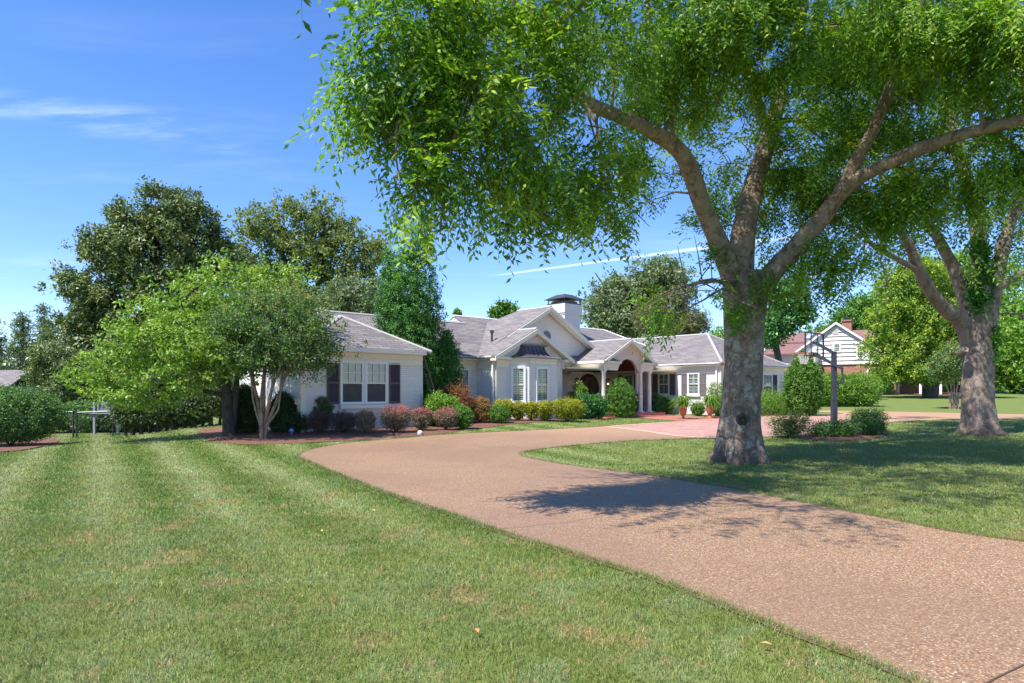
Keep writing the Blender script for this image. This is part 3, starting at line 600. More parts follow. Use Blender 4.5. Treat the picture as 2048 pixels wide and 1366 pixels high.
rw = roof([[(30.4, 17.85, E), (34.1, 20.95, 4.97), (34.1, 28, 4.97), (30.4, 28, E)], [(30.4, 17.85, E), (37.8, 17.85, E), (34.1, 20.95, 4.97)], [(37.8, 17.85, E), (37.8, 28, E), (34.1, 28, 4.97), (34.1, 20.95, 4.97)]])
def caps(pairs, par, m='cap', w=.075):
    for a, c in pairs:
        b = hb(); a, c = Vector(a), Vector(c); b.tube([a + Vector((0, 0, -.02)), c + Vector((0, 0, -.02))], w, 6, True, False); b.build('ridge_cap', M[m], par)
OFFv = Vector(OFF)
caps([((9.3, 20.45, E), (12, 22.87, lw)), ((14.42, 20.45, E), (12, 22.87, lw)), ((12, 22.87, lw), (12, 25, lw))], house)
caps([((12.5, 25.2, zr), (19.7, 25.2, zr)), ((12.5, 25.2, zr), (9.2, 28.5, E))], house)
caps([((19.7, 26.05, zt), (30.95, 26.05, zt)), ((30.95, 26.05, zt), (35.1, 21.9, E))], house, 'white', .06)
caps([((22.4, 22.05, 5.65), (22.4, 24.4, 5.65)), ((20.2, 20.75, 4.38), (20.2, 22, 4.38)), ((26.15, 20.25, 4.22), (26.15, 23.7, 4.22))], house)
caps([((34.1, 20.95, 4.97), (34.1, 28, 4.97)), ((30.4, 17.85, E), (34.1, 20.95, 4.97)), ((37.8, 17.85, E), (34.1, 20.95, 4.97))], house)
# rake boards (barge boards), front plane v, from eave to peak
def rake(u0, u1, uc, v, ze, zp, d=.19, t=.05, back=.02):
    b = hb(); g = .03
    for ue in (u0, u1):
        b.prism([(ue, v - t, ze - g), (uc, v - t, zp - g), (uc, v - t, zp - g - d), (ue, v - t, ze - g - d)], (0, t - .004, 0))
        b.prism([(ue, v + .004, ze - g - .10), (uc, v + .004, zp - g - .10), (uc, v + .004, zp - .2), (ue, v + .004, ze - .2)], (0, .3, 0))
    return b.build('barge_board', M['trim'], house)
rake(17.85, 26.95, 22.4, 22.05, E, 5.65); rake(17.8, 22.55, 20.2, 20.75, E, 4.38); rake(24.1, 28.2, 26.15, 20.25, E, 4.22, .16)
# cornice = frieze boards + soffit + gutter
def cornice(a, b, outv, ov=.3, name='cornice', m='trim', bot=2.64):
    """wall line a->b at the eave; outv = outward unit"""
    a = Vector((*a, 0)); b = Vector((*b, 0)); o = Vector((*outv, 0)); q = hb()
    def board(z0, z1, d0, d1): q.prism([tuple(a + o * d0 + Vector((0, 0, z0))), tuple(b + o * d0 + Vector((0, 0, z0))), tuple(b + o * d1 + Vector((0, 0, z0))), tuple(a + o * d1 + Vector((0, 0, z0)))], (0, 0, z1 - z0))
    board(bot, 2.83, .002, .035); board(2.83, 2.98, .002, .06); board(2.80, 2.83, .002, .075); board(bot - .03, bot, .002, .055); board(2.98, 3.0, .002, ov)
    q.build(name, M[m], house); g = hb()
    g.prism([tuple(a + o * (ov - .12) + Vector((0, 0, 3.0))), tuple(b + o * (ov - .12) + Vector((0, 0, 3.0))), tuple(b + o * (ov + .01) + Vector((0, 0, 3.0))), tuple(a + o * (ov + .01) + Vector((0, 0, 3.0)))], (0, 0, .075))
    g.prism([tuple(a + o * (ov - .12) + Vector((0, 0, 3.075))), tuple(b + o * (ov - .12) + Vector((0, 0, 3.075))), tuple(b + o * (ov + .04) + Vector((0, 0, 3.075))), tuple(a + o * (ov + .04) + Vector((0, 0, 3.075)))], (0, 0, .05))
    g.build('gutter', M['white'], house)
cornice((9.46, 20.75), (14.2, 20.75), (0, -1)); cornice((9.5, 28.2), (9.5, 20.6), (-1, 0), .2)
cornice((14.2, 22.3), (18.05, 22.3), (0, -1), .36); cornice((18.1, 22.2), (18.1, 21.0), (-1, 0), .27)
cornice((30.7, 22.0), (30.7, 18.0), (-1, 0), .28); cornice((30.6, 18.1), (37.55, 18.1), (0, -1), .24)
hb().box((22.05, 21.0, 2.66), (22.1, 20.9, 2.7)).build('trim_block', M['trim'], house)
# cornice returns on bay gable
for u0, u1 in ((17.8, 18.75), (22.0, 22.55)):
    hb().box((u0, 20.78, 2.98), (u1, 20.999, 3.09)).build('cornice_return', M['trim'], house)
    hb().box((max(u0, 18.06), 20.93, 2.66), (min(u1, 22.09), 20.998, 2.97)).build('frieze_block', M['trim'], house)
# corner boards / downspouts
def spout(u, v, z0=.35, z1=3.0, s=.04):
    b = hb().box((u - s, v - s, z0), (u + s, v + s, z1)); b.box((u - s - .01, v - s - .01, 1.6), (u + s + .01, v + s + .01, 1.63)); b.box((u - s, v - s - .15, z0 - .08), (u + s, v + s, z0 - .001)); return b.build('downspout', M['white'], house)
spout(18.0, 21.12); spout(30.62, 18.3); spout(14.24, 20.85)
for (a, b) in (((9.44, 20.70, -.2), (9.60, 20.749, 2.6)), ((18.04, 20.955, -.1), (18.16, 20.998, 2.9)), ((30.62, 18.04, 0), (30.695, 18.2, 2.6)), ((37.2, 18.04, 0), (37.56, 18.098, 2.6))):
    hb().box(a, b).build('corner_board', M['trim'], house)

# ------------------------------------------------------------------ windows
def T(origin, ang): return Matrix.Translation(origin) @ Matrix.Rotation(ang, 4, 'Z')   # local x along wall, -y outward, z up
def window(par, off, mtx, w, h, style='blind', sill=True, mun=(3, 2), dims=.06, split=True, topm=True):
    def nb(): q = MB(off); q.m = mtx; return q
    fb = nb(); f = dims
    fb.box((-w / 2 - f, -.06, 0), (-w / 2, -.002, h)); fb.box((w / 2, -.06, 0), (w / 2 + f, -.002, h)); fb.box((-w / 2 - f, -.06, h), (w / 2 + f, -.002, h + f)); fb.box((-w / 2 - f, -.06, -f * .7), (w / 2 + f, -.002, 0))
    fr = fb.build('window', M['white'], par)
    sb = nb(); e = .035
    for z0, z1, y in ((0, h / 2, -.030), (h / 2 - .03, h, -.042)):
        sb.box((-w / 2, y - .012, z0), (-w / 2 + e, y, z1)); sb.box((w / 2 - e, y - .012, z0), (w / 2, y, z1)); sb.box((-w / 2 + e, y - .012, z0), (w / 2 - e, y, z0 + e)); sb.box((-w / 2 + e, y - .012, z1 - e), (w / 2 - e, y, z1))
    sb.build('sash', M['white'], fr)
    mb = nb()
    for (zz0, zz1, y, on) in ((0, h / 2, -.028, not topm), (h / 2, h, -.040, True)):
        if not on: continue
        for i in range(1, mun[0]): x = -w / 2 + w * i / mun[0]; mb.box((x - .009, y - .01, zz0 + e), (x + .009, y + .002, zz1 - e))
        for i in range(1, mun[1]): z = zz0 + (zz1 - zz0) * i / mun[1]; mb.box((-w / 2 + e, y - .008, z - .009), (w / 2 - e, y + .001, z + .009))
    if mun[0] > 1: mb.build('muntin', M['white'], fr)
    nb().box((-w / 2, -.022, 0), (w / 2, -.020, h)).build('glass', M['glass'], fr)
    nb().box((-w / 2, -.0045, 0), (w / 2, -.0025, h)).build('unlit_room_plate', M['dark'], fr)  # dark plate on the wall, painted to stand in for the unlit room
    b = nb()
    if style == 'blind':
        z = h - .02
        while z > .02: b.prism([(-w / 2 + .01, -.018, z), (w / 2 - .01, -.018, z), (w / 2 - .01, -.007, z - .03), (-w / 2 + .01, -.007, z - .03)], (0, .001, .002)); z -= .034
        b.build('blind', M['blind'], fr)
        nb().box((-w / 2, -.0275, e), (w / 2, -.0265, h / 2 - .03)).build('insect_screen', SCREEN, fr)
    elif style == 'plantation':
        for s0, s1 in ((-w / 2, -.012), (.012, w / 2)):
            for z0, z1 in ((0, h / 2 - .01), (h / 2 + .01, h)):
                b.box((s0, -.018, z0), (s0 + .045, -.008, z1)); b.box((s1 - .045, -.018, z0), (s1, -.008, z1)); b.box((s0 + .045, -.018, z0), (s1 - .045, -.008, z0 + .05)); b.box((s0 + .045, -.018, z1 - .05), (s1 - .045, -.008, z1))
                z = z0 + .09
                while z < z1 - .08: b.prism([(s0 + .045, -.019, z), (s1 - .045, -.019, z), (s1 - .045, -.006, z + .028), (s0 + .045, -.006, z + .028)], (0, .001, .006)); z += .075
        b.build('plantation_shutter', M['plant'], fr)
    if sill:
        nb().box((-w / 2 - f - .04, -.10, -.13), (w / 2 + f + .04, -.003, -.045)).build('sill', M['trim'], fr)
    return fr
def scr():
    m, nt = mat('insect_screen_mesh'); d = nt.n('ShaderNodeBsdfDiffuse', {0: (.12, .115, .125, 1)}); t = nt.n('ShaderNodeBsdfTransparent')
    finish(nt, nt.n('ShaderNodeMixShader', {0: .42, 1: d.outputs[0], 2: t.outputs[0]}).outputs[0]); return m
SCREEN = scr()
def shutter(par, off, mtx, x, w, z0, z1, m='shutter'):
    q = MB(off); q.m = mtx; t = .045; y0, y1 = -.04, -.004; zm = (z0 + z1) / 2
    q.box((x, y0, z0), (x + t, y1, z1)); q.box((x + w - t, y0, z0), (x + w, y1, z1))
    for a, b in ((z0, z0 + .07), (zm - .035, zm + .035), (z1 - .07, z1)): q.box((x + t, y0, a), (x + w - t, y1, b))
    for a, b in ((z0 + .07, zm - .035), (zm + .035, z1 - .07)):
        z = a
        while z < b - .01: q.prism([(x + t, y0 + .006, z), (x + w - t, y0 + .006, z), (x + w - t, y1 - .006, z + .03), (x + t, y1 - .006, z + .03)], (0, .002, .004)); z += .036
    q.box((x + t, y1 - .003, z0 + .07), (x + w - t, y1 - .001, z1 - .07))
    return q.build('shutter', M[m], par)
# left wing (v = 20.75, outward -v): local x along +u
m0 = T((0, 20.748, 0), 0)
def at(mtx, x, z): return mtx @ Matrix.Translation((x, 0, z))
window(house, OFF, at(m0, 11.30, 1.24), .80, 1.40, 'blind', False, (3, 2)); window(house, OFF, at(m0, 12.24, 1.24), .80, 1.40, 'blind', False, (3, 2))
hb().box((10.8, 20.60, 1.05), (12.76, 20.745, 1.18)).build('sill', M['trim'], house)
shutter(house, OFF, m0, 10.36, .45, 1.20, 2.66); shutter(house, OFF, m0, 12.78, .45, 1.20, 2.66)
# recess window
m1 = T((0, 22.298, 0), 0)
window(house, OFF, at(m1, 17.25, 1.22), .72, 1.36, 'blind', True, (1, 1))
# bay
bay = [(18.7, 21.0), (19.36, 20.35), (20.98, 20.35), (21.64, 21.0)]
hb().prism([(u, v, -.1) for u, v in bay], (0, 0, 3.05)).build('bay_wall', M['wall'], house)
mA = T((bay[0][0], bay[0][1], 0), math.atan2(bay[1][1] - bay[0][1], bay[1][0] - bay[0][0])); LA = math.hypot(.66, .65)
mB = T((bay[1][0], bay[1][1] - .001, 0), 0); mC = T((bay[2][0], bay[2][1], 0), math.atan2(.65, .66))
window(house, OFF, mA @ Matrix.Translation((LA / 2, 0, 1.24)), .50, 1.40, 'plantation', True, (1, 1)); window(house, OFF, mB @ Matrix.Translation((.74, 0, 1.24)), .62, 1.40, 'plantation', True, (1, 1))
window(house, OFF, mC @ Matrix.Translation((LA / 2, 0, 1.24)), .50, 1.40, 'plantation', True, (1, 1))
for mm, ln in ((mA, LA), (mB, 1.62), (mC, LA)):
    q = hb(); q.m = mm; q.box((0, -.03, 2.80), (ln, -.002, 2.95)); q.build('frieze_block', M['trim'], house)
    q = hb(); q.m = mm; q.box((-.02, -.07, 2.955), (ln + .02, -.002, 3.05)); q.build('cornice', M['trim'], house)
br = hb(); nseg = 8; ring0 = [(18.52, 21.0), (19.28, 20.22), (21.06, 20.22), (21.82, 21.0)]; ring1 = [(19.45, 20.995), (19.62, 20.93), (20.75, 20.93), (20.9, 20.995)]
rows = []
for i in range(nseg + 1):
    t = i / nseg; zz = 3.07 + .58 * (t ** 1.0 * .25 + .75 * t * t) ; rows.append([(a[0] + (b[0] - a[0]) * (1 - (1 - t) ** 1.7), a[1] + (b[1] - a[1]) * (1 - (1 - t) ** 1.7), zz) for a, b in zip(ring0, ring1)])
br.add([p for r_ in rows for p in r_], [(i * 4 + j, i * 4 + j + 1, (i + 1) * 4 + j + 1, (i + 1) * 4 + j) for i in range(nseg) for j in range(3)], True)
br.prism([(a[0], a[1], 3.05) for a in ring0], (0, 0, .03)); br.box((19.4, 20.88, 3.62), (20.95, 20.998, 3.70))
bay_roof = br.build('bay_roof', M['metal'], house)
sb_ = hb()
def bayline(fu):   # standing seams on the front facet
    pts = []
    for r_ in rows: a, b = Vector(r_[1]), Vector(r_[2]); pts.append(a.lerp(b, fu) + Vector((0, -.008, .012)))
    return pts
for fu in (0, .2, .4, .6, .8, 1): sb_.tube(bayline(fu), .014, 5)
for fu in (.5,):
    for (ia, ib) in ((0, 1), (2, 3)): sb_.tube([Vector(r_[ia]).lerp(Vector(r_[ib]), fu) + Vector((0, -.008, .012)) for r_ in rows], .014, 5)
sb_.build('roof_seam', M['metal'], bay_roof)
# right wing windows (u = 30.7, outward -u): local x along -v
mR = T((30.698, 0, 0), R(-90))
for i, vc in enumerate((23.96, 21.55, 19.68)):
    window(house, OFF, at(mR, -vc, 1.52), .62, 1.08, 'plantation' if i else 'blind', True, (2, 2))
    for x in (-vc - .31 - .07 - .36, -vc + .31 + .07): shutter(house, OFF, mR, x, .36, 1.46, 2.62, 'shutterg')
# right wing end (v = 18.1)
mE = T((0, 18.098, 0), 0)
window(house, OFF, at(mE, 35.55, 1.35), .95, 1.25, 'blind', True, (3, 2))
for x in (34.4, 36.15): shutter(house, OFF, mE, x, .52, 1.3, 2.63)
# porch
hb().box((23.9, 20.0, .1), (28.6, 25.2, .60)).build('porch_floor', M['stepbrick'], house); hb().box((23.6, 19.65, .1), (28.9, 20.0, .46)).build('porch_step', M['stepbrick'], house)
def col(u, v, z0=.6, z1=2.66, r=.105):
    b = hb(); b.lathe([(r + .05, .0), (r + .05, .05), (r + .02, .09), (r, .13), (r, (z1 - z0) * .35), (r * .86, z1 - z0 - .14), (r * .86 + .02, z1 - z0 - .12), (r * .86, z1 - z0 - .1), (r + .04, z1 - z0 - .05), (r + .04, z1 - z0)], (u, v, z0), 24)
    b.box((u - r - .07, v - r - .07, z0 - .001), (u + r + .07, v + r + .07, z0 + .03)); return b.build('column', M['column'], house)
col(24.38, 20.52); col(27.22, 20.52); col(27.95, 20.52); col(27.95, 21.3)
# entablature: left side, front boxes, right side
def entab(a, b):
    q = hb().box(a, (b[0], b[1], 2.83)); q.box((a[0] - .03, a[1] - .03, 2.832), (b[0] + .03, b[1] + .03, 2.98)); q.box((a[0] - .02, a[1] - .02, 2.80), (b[0] + .02, b[1] + .02, 2.829)); return q.build('entablature', M['trim'], house)
entab((24.24, 20.38, 2.66), (24.52, 25.1, 2.9)); entab((27.8, 20.78, 2.66), (28.08, 25.1, 2.9)); entab((24.56, 20.38, 2.66), (25.25, 20.66, 2.9)); entab((27.07, 20.38, 2.66), (28.08, 20.7, 2.9))
for u0, u1 in ((24.0, 25.35), (27.0, 28.3)):
    hb().box((u0, 20.2, 2.985), (u1, 20.66, 3.09)).build('cornice_return', M['trim'], house)
hb().box((24.02, 20.3, 3.0), (24.2, 25, 3.10)).build('gutter', M['white'], house)
for (u0, u1, ua) in ((24.2, 25.3, 24.2), (27.05, 28.25, 28.25)):
    um = 24.95 if ua < 25 else 27.4
    hb().add([(u0, 20.22, 3.095), (u1, 20.22, 3.095), (u1, 20.5, 3.095), (u0, 20.5, 3.095), (um, 20.5, 3.27)], [(0, 1, 4), (1, 2, 4), (3, 0, 4), (2, 3, 4)]).build('return_roof', M['roof'], house)
# pediment with arch
pb = hb(); c_u, c_z, ar = 26.15, 2.42, .82; top = []; N = 24; v0 = 20.46
for i in range(N + 1):
    a = math.pi - math.pi * i / N; u = c_u + ar * math.cos(a); z = c_z + ar * math.sin(a)
    top.append((u, z))
def rz_(u): return 4.22 - .13 - abs(u - c_u) * (4.22 - E) / 2.05
xs_ = [24.25, c_u - ar] + [u for u, z in top[1:-1]] + [c_u + ar, 28.05]
lo = [2.66, 2.66] + [max(z, 2.66) for u, z in top[1:-1]] + [2.66, 2.66]
vs = []; fs = []
for dv in (0, .14):
    for u, z in zip(xs_, lo): vs.append((u, v0 + dv, z)); vs.append((u, v0 + dv, max(rz_(u), z + .02)))
n = len(xs_)
for i in range(n - 1):
    fs.append((2 * i, 2 * i + 2, 2 * i + 3, 2 * i + 1)); fs.append((2 * n + 2 * i, 2 * n + 2 * i + 1, 2 * n + 2 * i + 3, 2 * n + 2 * i + 2)); fs.append((2 * i, 2 * n + 2 * i, 2 * n + 2 * i + 2, 2 * i + 2))
pb.add(vs, fs).build('pediment', simple('warm_bounce_beige', (.66, .54, .47), .7, .05), house)  # beige paints in the warm reflected light and shade of this gable front
vb = hb(); vt = []
for vv in (20.62, 23.4):
    for i in range(N + 1):
        a0_ = math.asin(.25 / ar); a = math.pi - a0_ - (math.pi - 2 * a0_) * i / N; vt.append((c_u + (ar + .002) * math.cos(a), vv, c_z + (ar + .002) * math.sin(a)))
vb.add(vt, [(i, i + 1, N + 1 + i + 1, N + 1 + i) for i in range(N)]); vb.add(vt[N + 1:], [tuple(range(N + 1))]); vb.build('barrel_ceiling', M['wood'], house)
hb().box((22.1, 20.7, 2.70), (25.3, 25.15, 2.75)).box((27.0, 20.7, 2.70), (30.6, 25.15, 2.75)).build('porch_ceiling', M['trim'], house)
hb().box((25.3, 23.45, 2.60), (27.0, 23.6, 2.70)).build('lintel', M['trim'], house)
# arched entry door on v = 25.2
db = hb(); du = 28.6
def archpts(w, h, v, z0=.6, n=14): return [(du - w, v, z0), (du + w, v, z0)] + [(du + w * math.cos(math.pi * i / n), v, z0 + h - w + w * math.sin(math.pi * i / n)) for i in range(n + 1)]
db.prism(archpts(.86, 2.08, 25.14), (0, .055, 0)); dsur = db.build('door_surround', M['door'], house)
d2 = hb().prism(archpts(.58, 1.88, 25.10), (0, .038, 0)).build('entry_door', simple('brown_door', (.13, .075, .06), .35, .2), house)
dm = hb(); dm.box((du - .012, 25.085, .6), (du + .012, 25.099, 2.4))
for sx in (-1, 1):
    pts = [(du + sx * .09, 25.09, .75), (du + sx * .09, 25.09, 2.15)] + [(du + sx * (.09 + .34 * t), 25.09, 2.15 + .05 - .35 * t * t) for t in (.5, 1)] + [(du + sx * .43, 25.09, .75), (du + sx * .09, 25.09, .75)]
    dm.tube(pts, .02, 5)
dm.build('door_panel', M['door'], d2); hb().box((du + .05, 25.03, 1.55), (du + .08, 25.08, 1.75)).build('handle', M['silver'], d2)
for lu in (27.45, 30.15):
    b = hb(); b.box((lu - .06, 25.15, 2.0), (lu + .06, 25.198, 2.25)); b.box((lu - .09, 24.95, 1.95), (lu + .09, 25.13, 1.98)); b.box((lu - .09, 24.95, 2.3), (lu + .09, 25.13, 2.33)); b.add([(lu - .11, 24.93, 2.33), (lu + .11, 24.93, 2.33), (lu + .11, 25.15, 2.33), (lu - .11, 25.15, 2.33), (lu, 25.04, 2.45)], [(0, 1, 4), (1, 2, 4), (2, 3, 4), (3, 0, 4)])
    for a in (-.085, .085):
        for c in (24.96, 25.12): b.box((lu + a - .008, c - .008, 1.98), (lu + a + .008, c + .008, 2.3))
    wl = b.build('wall_lantern', M['metal'], house); hb().lathe([(.001, 0), (.022, .02), (.028, .06), (.001, .12)], (lu, 25.04, 2.05), 10).build('bulb', M['lamp'], wl)
# chimney: on the roof behind the big gable
cb = hb(); c0, c1, c2, c3 = 25.7, 26.9, 24.3, 25.5
cb.box((c0, c2, 3.2), (c1, c3, 5.75)); cb.box((c0 - .04, c2 - .04, 5.75), (c1 + .04, c3 + .04, 5.84)); cb.box((c0 - .08, c2 - .08, 5.842), (c1 + .08, c3 + .08, 6.32))
ch = cb.build('chimney', M['wall'], house)
kb = hb(); kb.box((c0 - .06, c2 - .06, 6.322), (c1 + .06, c3 + .06, 6.39)); kb.box((c0 + .1, c2 + .1, 6.391), (c1 - .1, c3 - .1, 6.50))
for a in (c0, c1):
    for c in (c2, c3): kb.box((a - .02, c - .02, 6.39), (a + .02, c + .02, 6.6))
o_ = .2
kb.add([(c0 - o_, c2 - o_, 6.6), (c1 + o_, c2 - o_, 6.6), (c1 + o_, c3 + o_, 6.6), (c0 - o_, c3 + o_, 6.6), (c0 + .3, c2 + .3, 6.88), (c1 - .3, c2 + .3, 6.88), (c1 - .3, c3 - .3, 6.88), (c0 + .3, c3 - .3, 6.88)], [(3, 2, 1, 0), (4, 5, 6, 7), (0, 1, 5, 4), (1, 2, 6, 5), (2, 3, 7, 6), (3, 0, 4, 7)])
kb.build('chimney_cap', M['lead'], ch)
# roof vents
for (u, v, z) in ((19.2, 22.6, 3.95), (31.2, 24.4, 4.5)):
    hb().tube([(u, v, z - .3), (u, v, z + .35)], .05, 10).tube([(u, v, z + .3), (u, v, z + .42)], .09, 10).build('vent_pipe', M['lead'], house)
# ladder leaning against the left wing's far corner
lad = empty('wooden_ladder', HW(15.0, 20.5, float(GZ(*HW(15.0, 20.5).xy)))); tag(lad, 'weathered dark wooden ladder leaning on the left wing behind the red shrubs', 'ladder')
lo_, hi_ = HW(14.95, 20.35), HW(14.3, 20.75); lo_.z = .35; hi_.z = 2.95; sdv = HW(.05, .36) 
q = MB(lad.location)
for k_ in (0, 1): q.tube([lo_ + sdv * k_, hi_ + sdv * k_], .035, 6)
q.build('rail', M['oldwood'], lad); q = MB(lad.location)
for i in range(8): a = lo_.lerp(hi_, (i + .5) / 8); q.tube([a, a + sdv], .02, 6)
q.build('rung', M['oldwood'], lad)

# ------------------------------------------------------------------ big near tree
t1 = G(1478, 922); tree = empty('shade_tree', t1); tag(tree, 'huge pale barked shade tree with a dark knot, standing in the island lawn', 'tree')
Zr = lambda px, py, Y: P(px, py, Y)
YT = t1.y
tb = MB(t1); A1 = limb(tb, [t1 + Vector((0, 0, -.1)), Zr(1480, 870, YT), Zr(1484, 800, YT), Zr(1488, 720, YT), Zr(1490, 640, YT), Zr(1491, 585, YT), Zr(1490, 545, YT)], [.49, .47, .425, .415, .44, .50, .42], 40, .08, .055, (.75, .26, 6))
tb.build('trunk', M['bark1'], tree)
kq = MB(t1); kc = Vector((Zr(1472, 838, YT).x, YT, Zr(1472, 838, YT).z)); kv = [kc + Vector((0, -.435, 0))]; kr = random.Random(2)
for ring_, (rr0, push) in enumerate(((.05, .432), (.09, .447), (.125, .43), (.15, .40))):
    for i in range(18):
        a = i * math.pi / 9; rr1 = rr0 * (1 + .10 * math.sin(a * 2 + 1) + .07 * math.sin(a * 5) + kr.uniform(-.05, .05)); dx = rr1 * math.cos(a) * .92
        kv.append(kc + Vector((dx, -math.sqrt(max(.01, push * push - dx * dx)) - .034, rr1 * 1.1 * math.sin(a))))
kf = [(0, 1 + i, 1 + (i + 1) % 18) for i in range(18)] + [(1 + k_ * 18 + i, 1 + (k_ + 1) * 18 + i, 1 + (k_ + 1) * 18 + (i + 1) % 18, 1 + k_ * 18 + (i + 1) % 18) for k_ in range(3) for i in range(18)]
kq.add([tuple(v) for v in kv], kf, True); kq.build('knot', barkmat('knot_bark', (.11, .075, .045), (.03, .022, .014), (.20, .14, .09), .5), tree)
def L1(name, pts, rad, m, k=20):
    q = MB(t1); a = limb(q, pts, rad, k, .12, .07); q.build(name, m, tree); return a
anch = []
anch += L1('limb', [Zr(1478, 590, YT), Zr(1445, 505, YT - .2), Zr(1405, 410, YT - .7), Zr(1365, 310, YT - 1.3), Zr(1300, 262, YT - 2), Zr(1235, 232, YT - 3.2), Zr(1160, 195, YT - 4.3), Zr(1105, 120, YT - 4.9), Zr(1075, 60, YT - 5.3), Zr(1035, 15, YT - 5.5), Zr(1000, -90, YT - 5.6)], [.27, .215, .19, .17, .135, .115, .10, .08, .07, .055, .04], M['limb'])
anch += L1('limb', [Zr(1482, 580, YT + .1), Zr(1484, 490, YT + .2), Zr(1505, 380, YT + .6), Zr(1540, 270, YT + 1), Zr(1562, 180, YT + 1.2), Zr(1592, 100, YT + 1.4), Zr(1605, 20, YT + 1.6), Zr(1630, -150, YT + 2)], [.32, .28, .255, .205, .16, .14, .12, .07], M['limb'])
anch += L1('limb', [Zr(1505, 600, YT), Zr(1545, 545, YT - .1), Zr(1600, 485, YT - .3), Zr(1660, 415, YT - .6), Zr(1705, 335, YT - .9), Zr(1748, 255, YT - 1.2), Zr(1778, 180, YT - 1.4), Zr(1798, 95, YT - 1.6), Zr(1838, 15, YT - 1.8), Zr(1900, -150, YT - 2)], [.28, .235, .20, .18, .14, .12, .105, .09, .075, .05], M['limb'])
anch += L1('limb', [Zr(1665, 408, YT - .6), Zr(1710, 362, YT - 1), Zr(1780, 325, YT - 1.5), Zr(1860, 290, YT - 2), Zr(1950, 262, YT - 2.6), Zr(2048, 238, YT - 3.2), Zr(2200, 190, YT - 4)], [.155, .145, .135, .125, .11, .10, .07], M['limb'])
anch += L1('limb', [Zr(1535, 265, YT + 1), Zr(1500, 150, YT + .6), Zr(1470, 40, YT), Zr(1440, -150, YT - .6)], [.12, .10, .08, .05], M['limb'], 12)
anch += L1('limb', [Zr(1340, 285, YT - 1.6), Zr(1330, 170, YT - 1.2), Zr(1300, 60, YT - 1.0), Zr(1290, -80, YT - 1)], [.12, .09, .07, .04], M['limb'], 12)
anch += L1('limb', [Zr(1032, 20, YT - 5.5), Zr(985, 48, YT - 5.8), Zr(962, 75, YT - 6), Zr(943, 112, YT - 6.1), Zr(905, 140, YT - 6.2)], [.06, .05, .045, .035, .02], M['limb'], 10)
# foliage masses: photo position + distance + size in metres
FB = []
def fb(px, py, Y, r, rz=None, ry=None):
    k_ = .87 + .13 * float(sst(px, 1120, 1330)); Y *= k_; r *= k_; px += 34 * (1 - float(sst(px, 700, 880)));  rz = rz and rz * k_; c = P(px, py, Y); FB.append((c.x, c.y, c.z, r, ry or r, rz or r * .8))
for a in [(730, 30, 9.6, .42), (800, 60, 9.2, .62), (880, 20, 9.6, .7), (770, 150, 9.3, .5), (700, 205, 9.5, .30, .16), (760, 235, 9.2, .5), (850, 170, 9.7, .65), (930, 110, 10, .7), (1000, 40, 10.2, .8), (730, 300, 9.0, .38, .22), (810, 300, 9.2, .52), (890, 270, 9.8, .6), (780, 365, 8.9, .36, .25),
          (860, 355, 9.3, .42, .36), (868, 425, 9.3, .17, .42), (880, 470, 9.2, .11, .22), (820, 400, 9.2, .2, .3), (960, 220, 9.6, .7), (960, 320, 9.4, .55), (1040, 280, 10.2, .65), (1020, 370, 10.4, .45, .4), (1030, 440, 10.3, .25, .40), (1075, 445, 10.6, .28, .35), (1110, 370, 10.6, .5), (1150, 420, 11, .40, .42), (1195, 440, 11, .28, .40), (1190, 340, 11.2, .6, .45),
          (1120, 60, 10.6, .7), (1060, 150, 10.4, .7), (1150, 150, 10.8, .55), (1220, 90, 12.4, .75), (1260, 170, 13.6, .6), (1190, 280, 12.8, .5), (1290, 330, 14, .40, .2), (1330, 190, 14.4, .6), (1330, 60, 12.8, .9), (1400, 130, 13, .75), (1440, 40, 12.4, .85), (1400, 230, 15.2, .5), (1450, 210, 14, .6), (1340, 350, 15.4, .35, .25), (1290, 405, 14.8, .40, .13), (1430, 330, 16.4, .45, .5),
          (1530, 80, 13, .9), (1630, 40, 12.6, .8), (1560, 180, 14.6, .5), (1650, 190, 15.5, .7), (1700, 110, 15.2, .7), (1610, 300, 15, .8), (1640, 380, 15.5, .75), (1560, 400, 16.2, .7), (1700, 260, 16.2, .6), (1730, 30, 12.4, .7), (1700, 420, 15.5, .7), (1600, 470, 15.6, .6), (1650, 500, 15, .5, .35), (1590, 545, 14.6, .35, .28), (1670, 545, 14.6, .35, .2), (1740, 480, 15, .5, .35),
          (1810, 130, 15.4, .7), (1870, 50, 12.2, .8), (1880, 180, 14.8, .6), (1960, 90, 12.2, .8), (2010, 170, 13, .5), (2050, 40, 11.6, .8), (1830, 240, 15.2, .5), (1770, 400, 14.8, .6, .4), (1850, 380, 14.5, .8, .4), (1940, 350, 14, .8, .5), (2030, 330, 13.4, .8, .5), (1960, 300, 13, .55, .3), (1450, 420, 16, .55), (1400, 470, 16.2, .4, .3),
          (1500, 540, 14.1, .34, .22), (1465, 560, 14.0, .30, .20), (1440, 530, 14.2, .25, .2), (1390, 575, 13.9, .34, .13), (1330, 590, 13.7, .3, .13), (1290, 610, 13.6, .2, .14), (1350, 630, 13.6, .28, .13), (1480, 600, 14.2, .22, .25), (1570, 590, 14.3, .2, .2), (1550, 610, 14.3, .13, .2)]: fb(*a)
sprays('foliage', FB, L_['zelkova'], tree, t1, 11800, 10, .40, .112, .040, .72, .55, clump=.20)
lowf = [b for b in FB]
TB = []  # crown above the view; several masses added to shade drive and island lawn
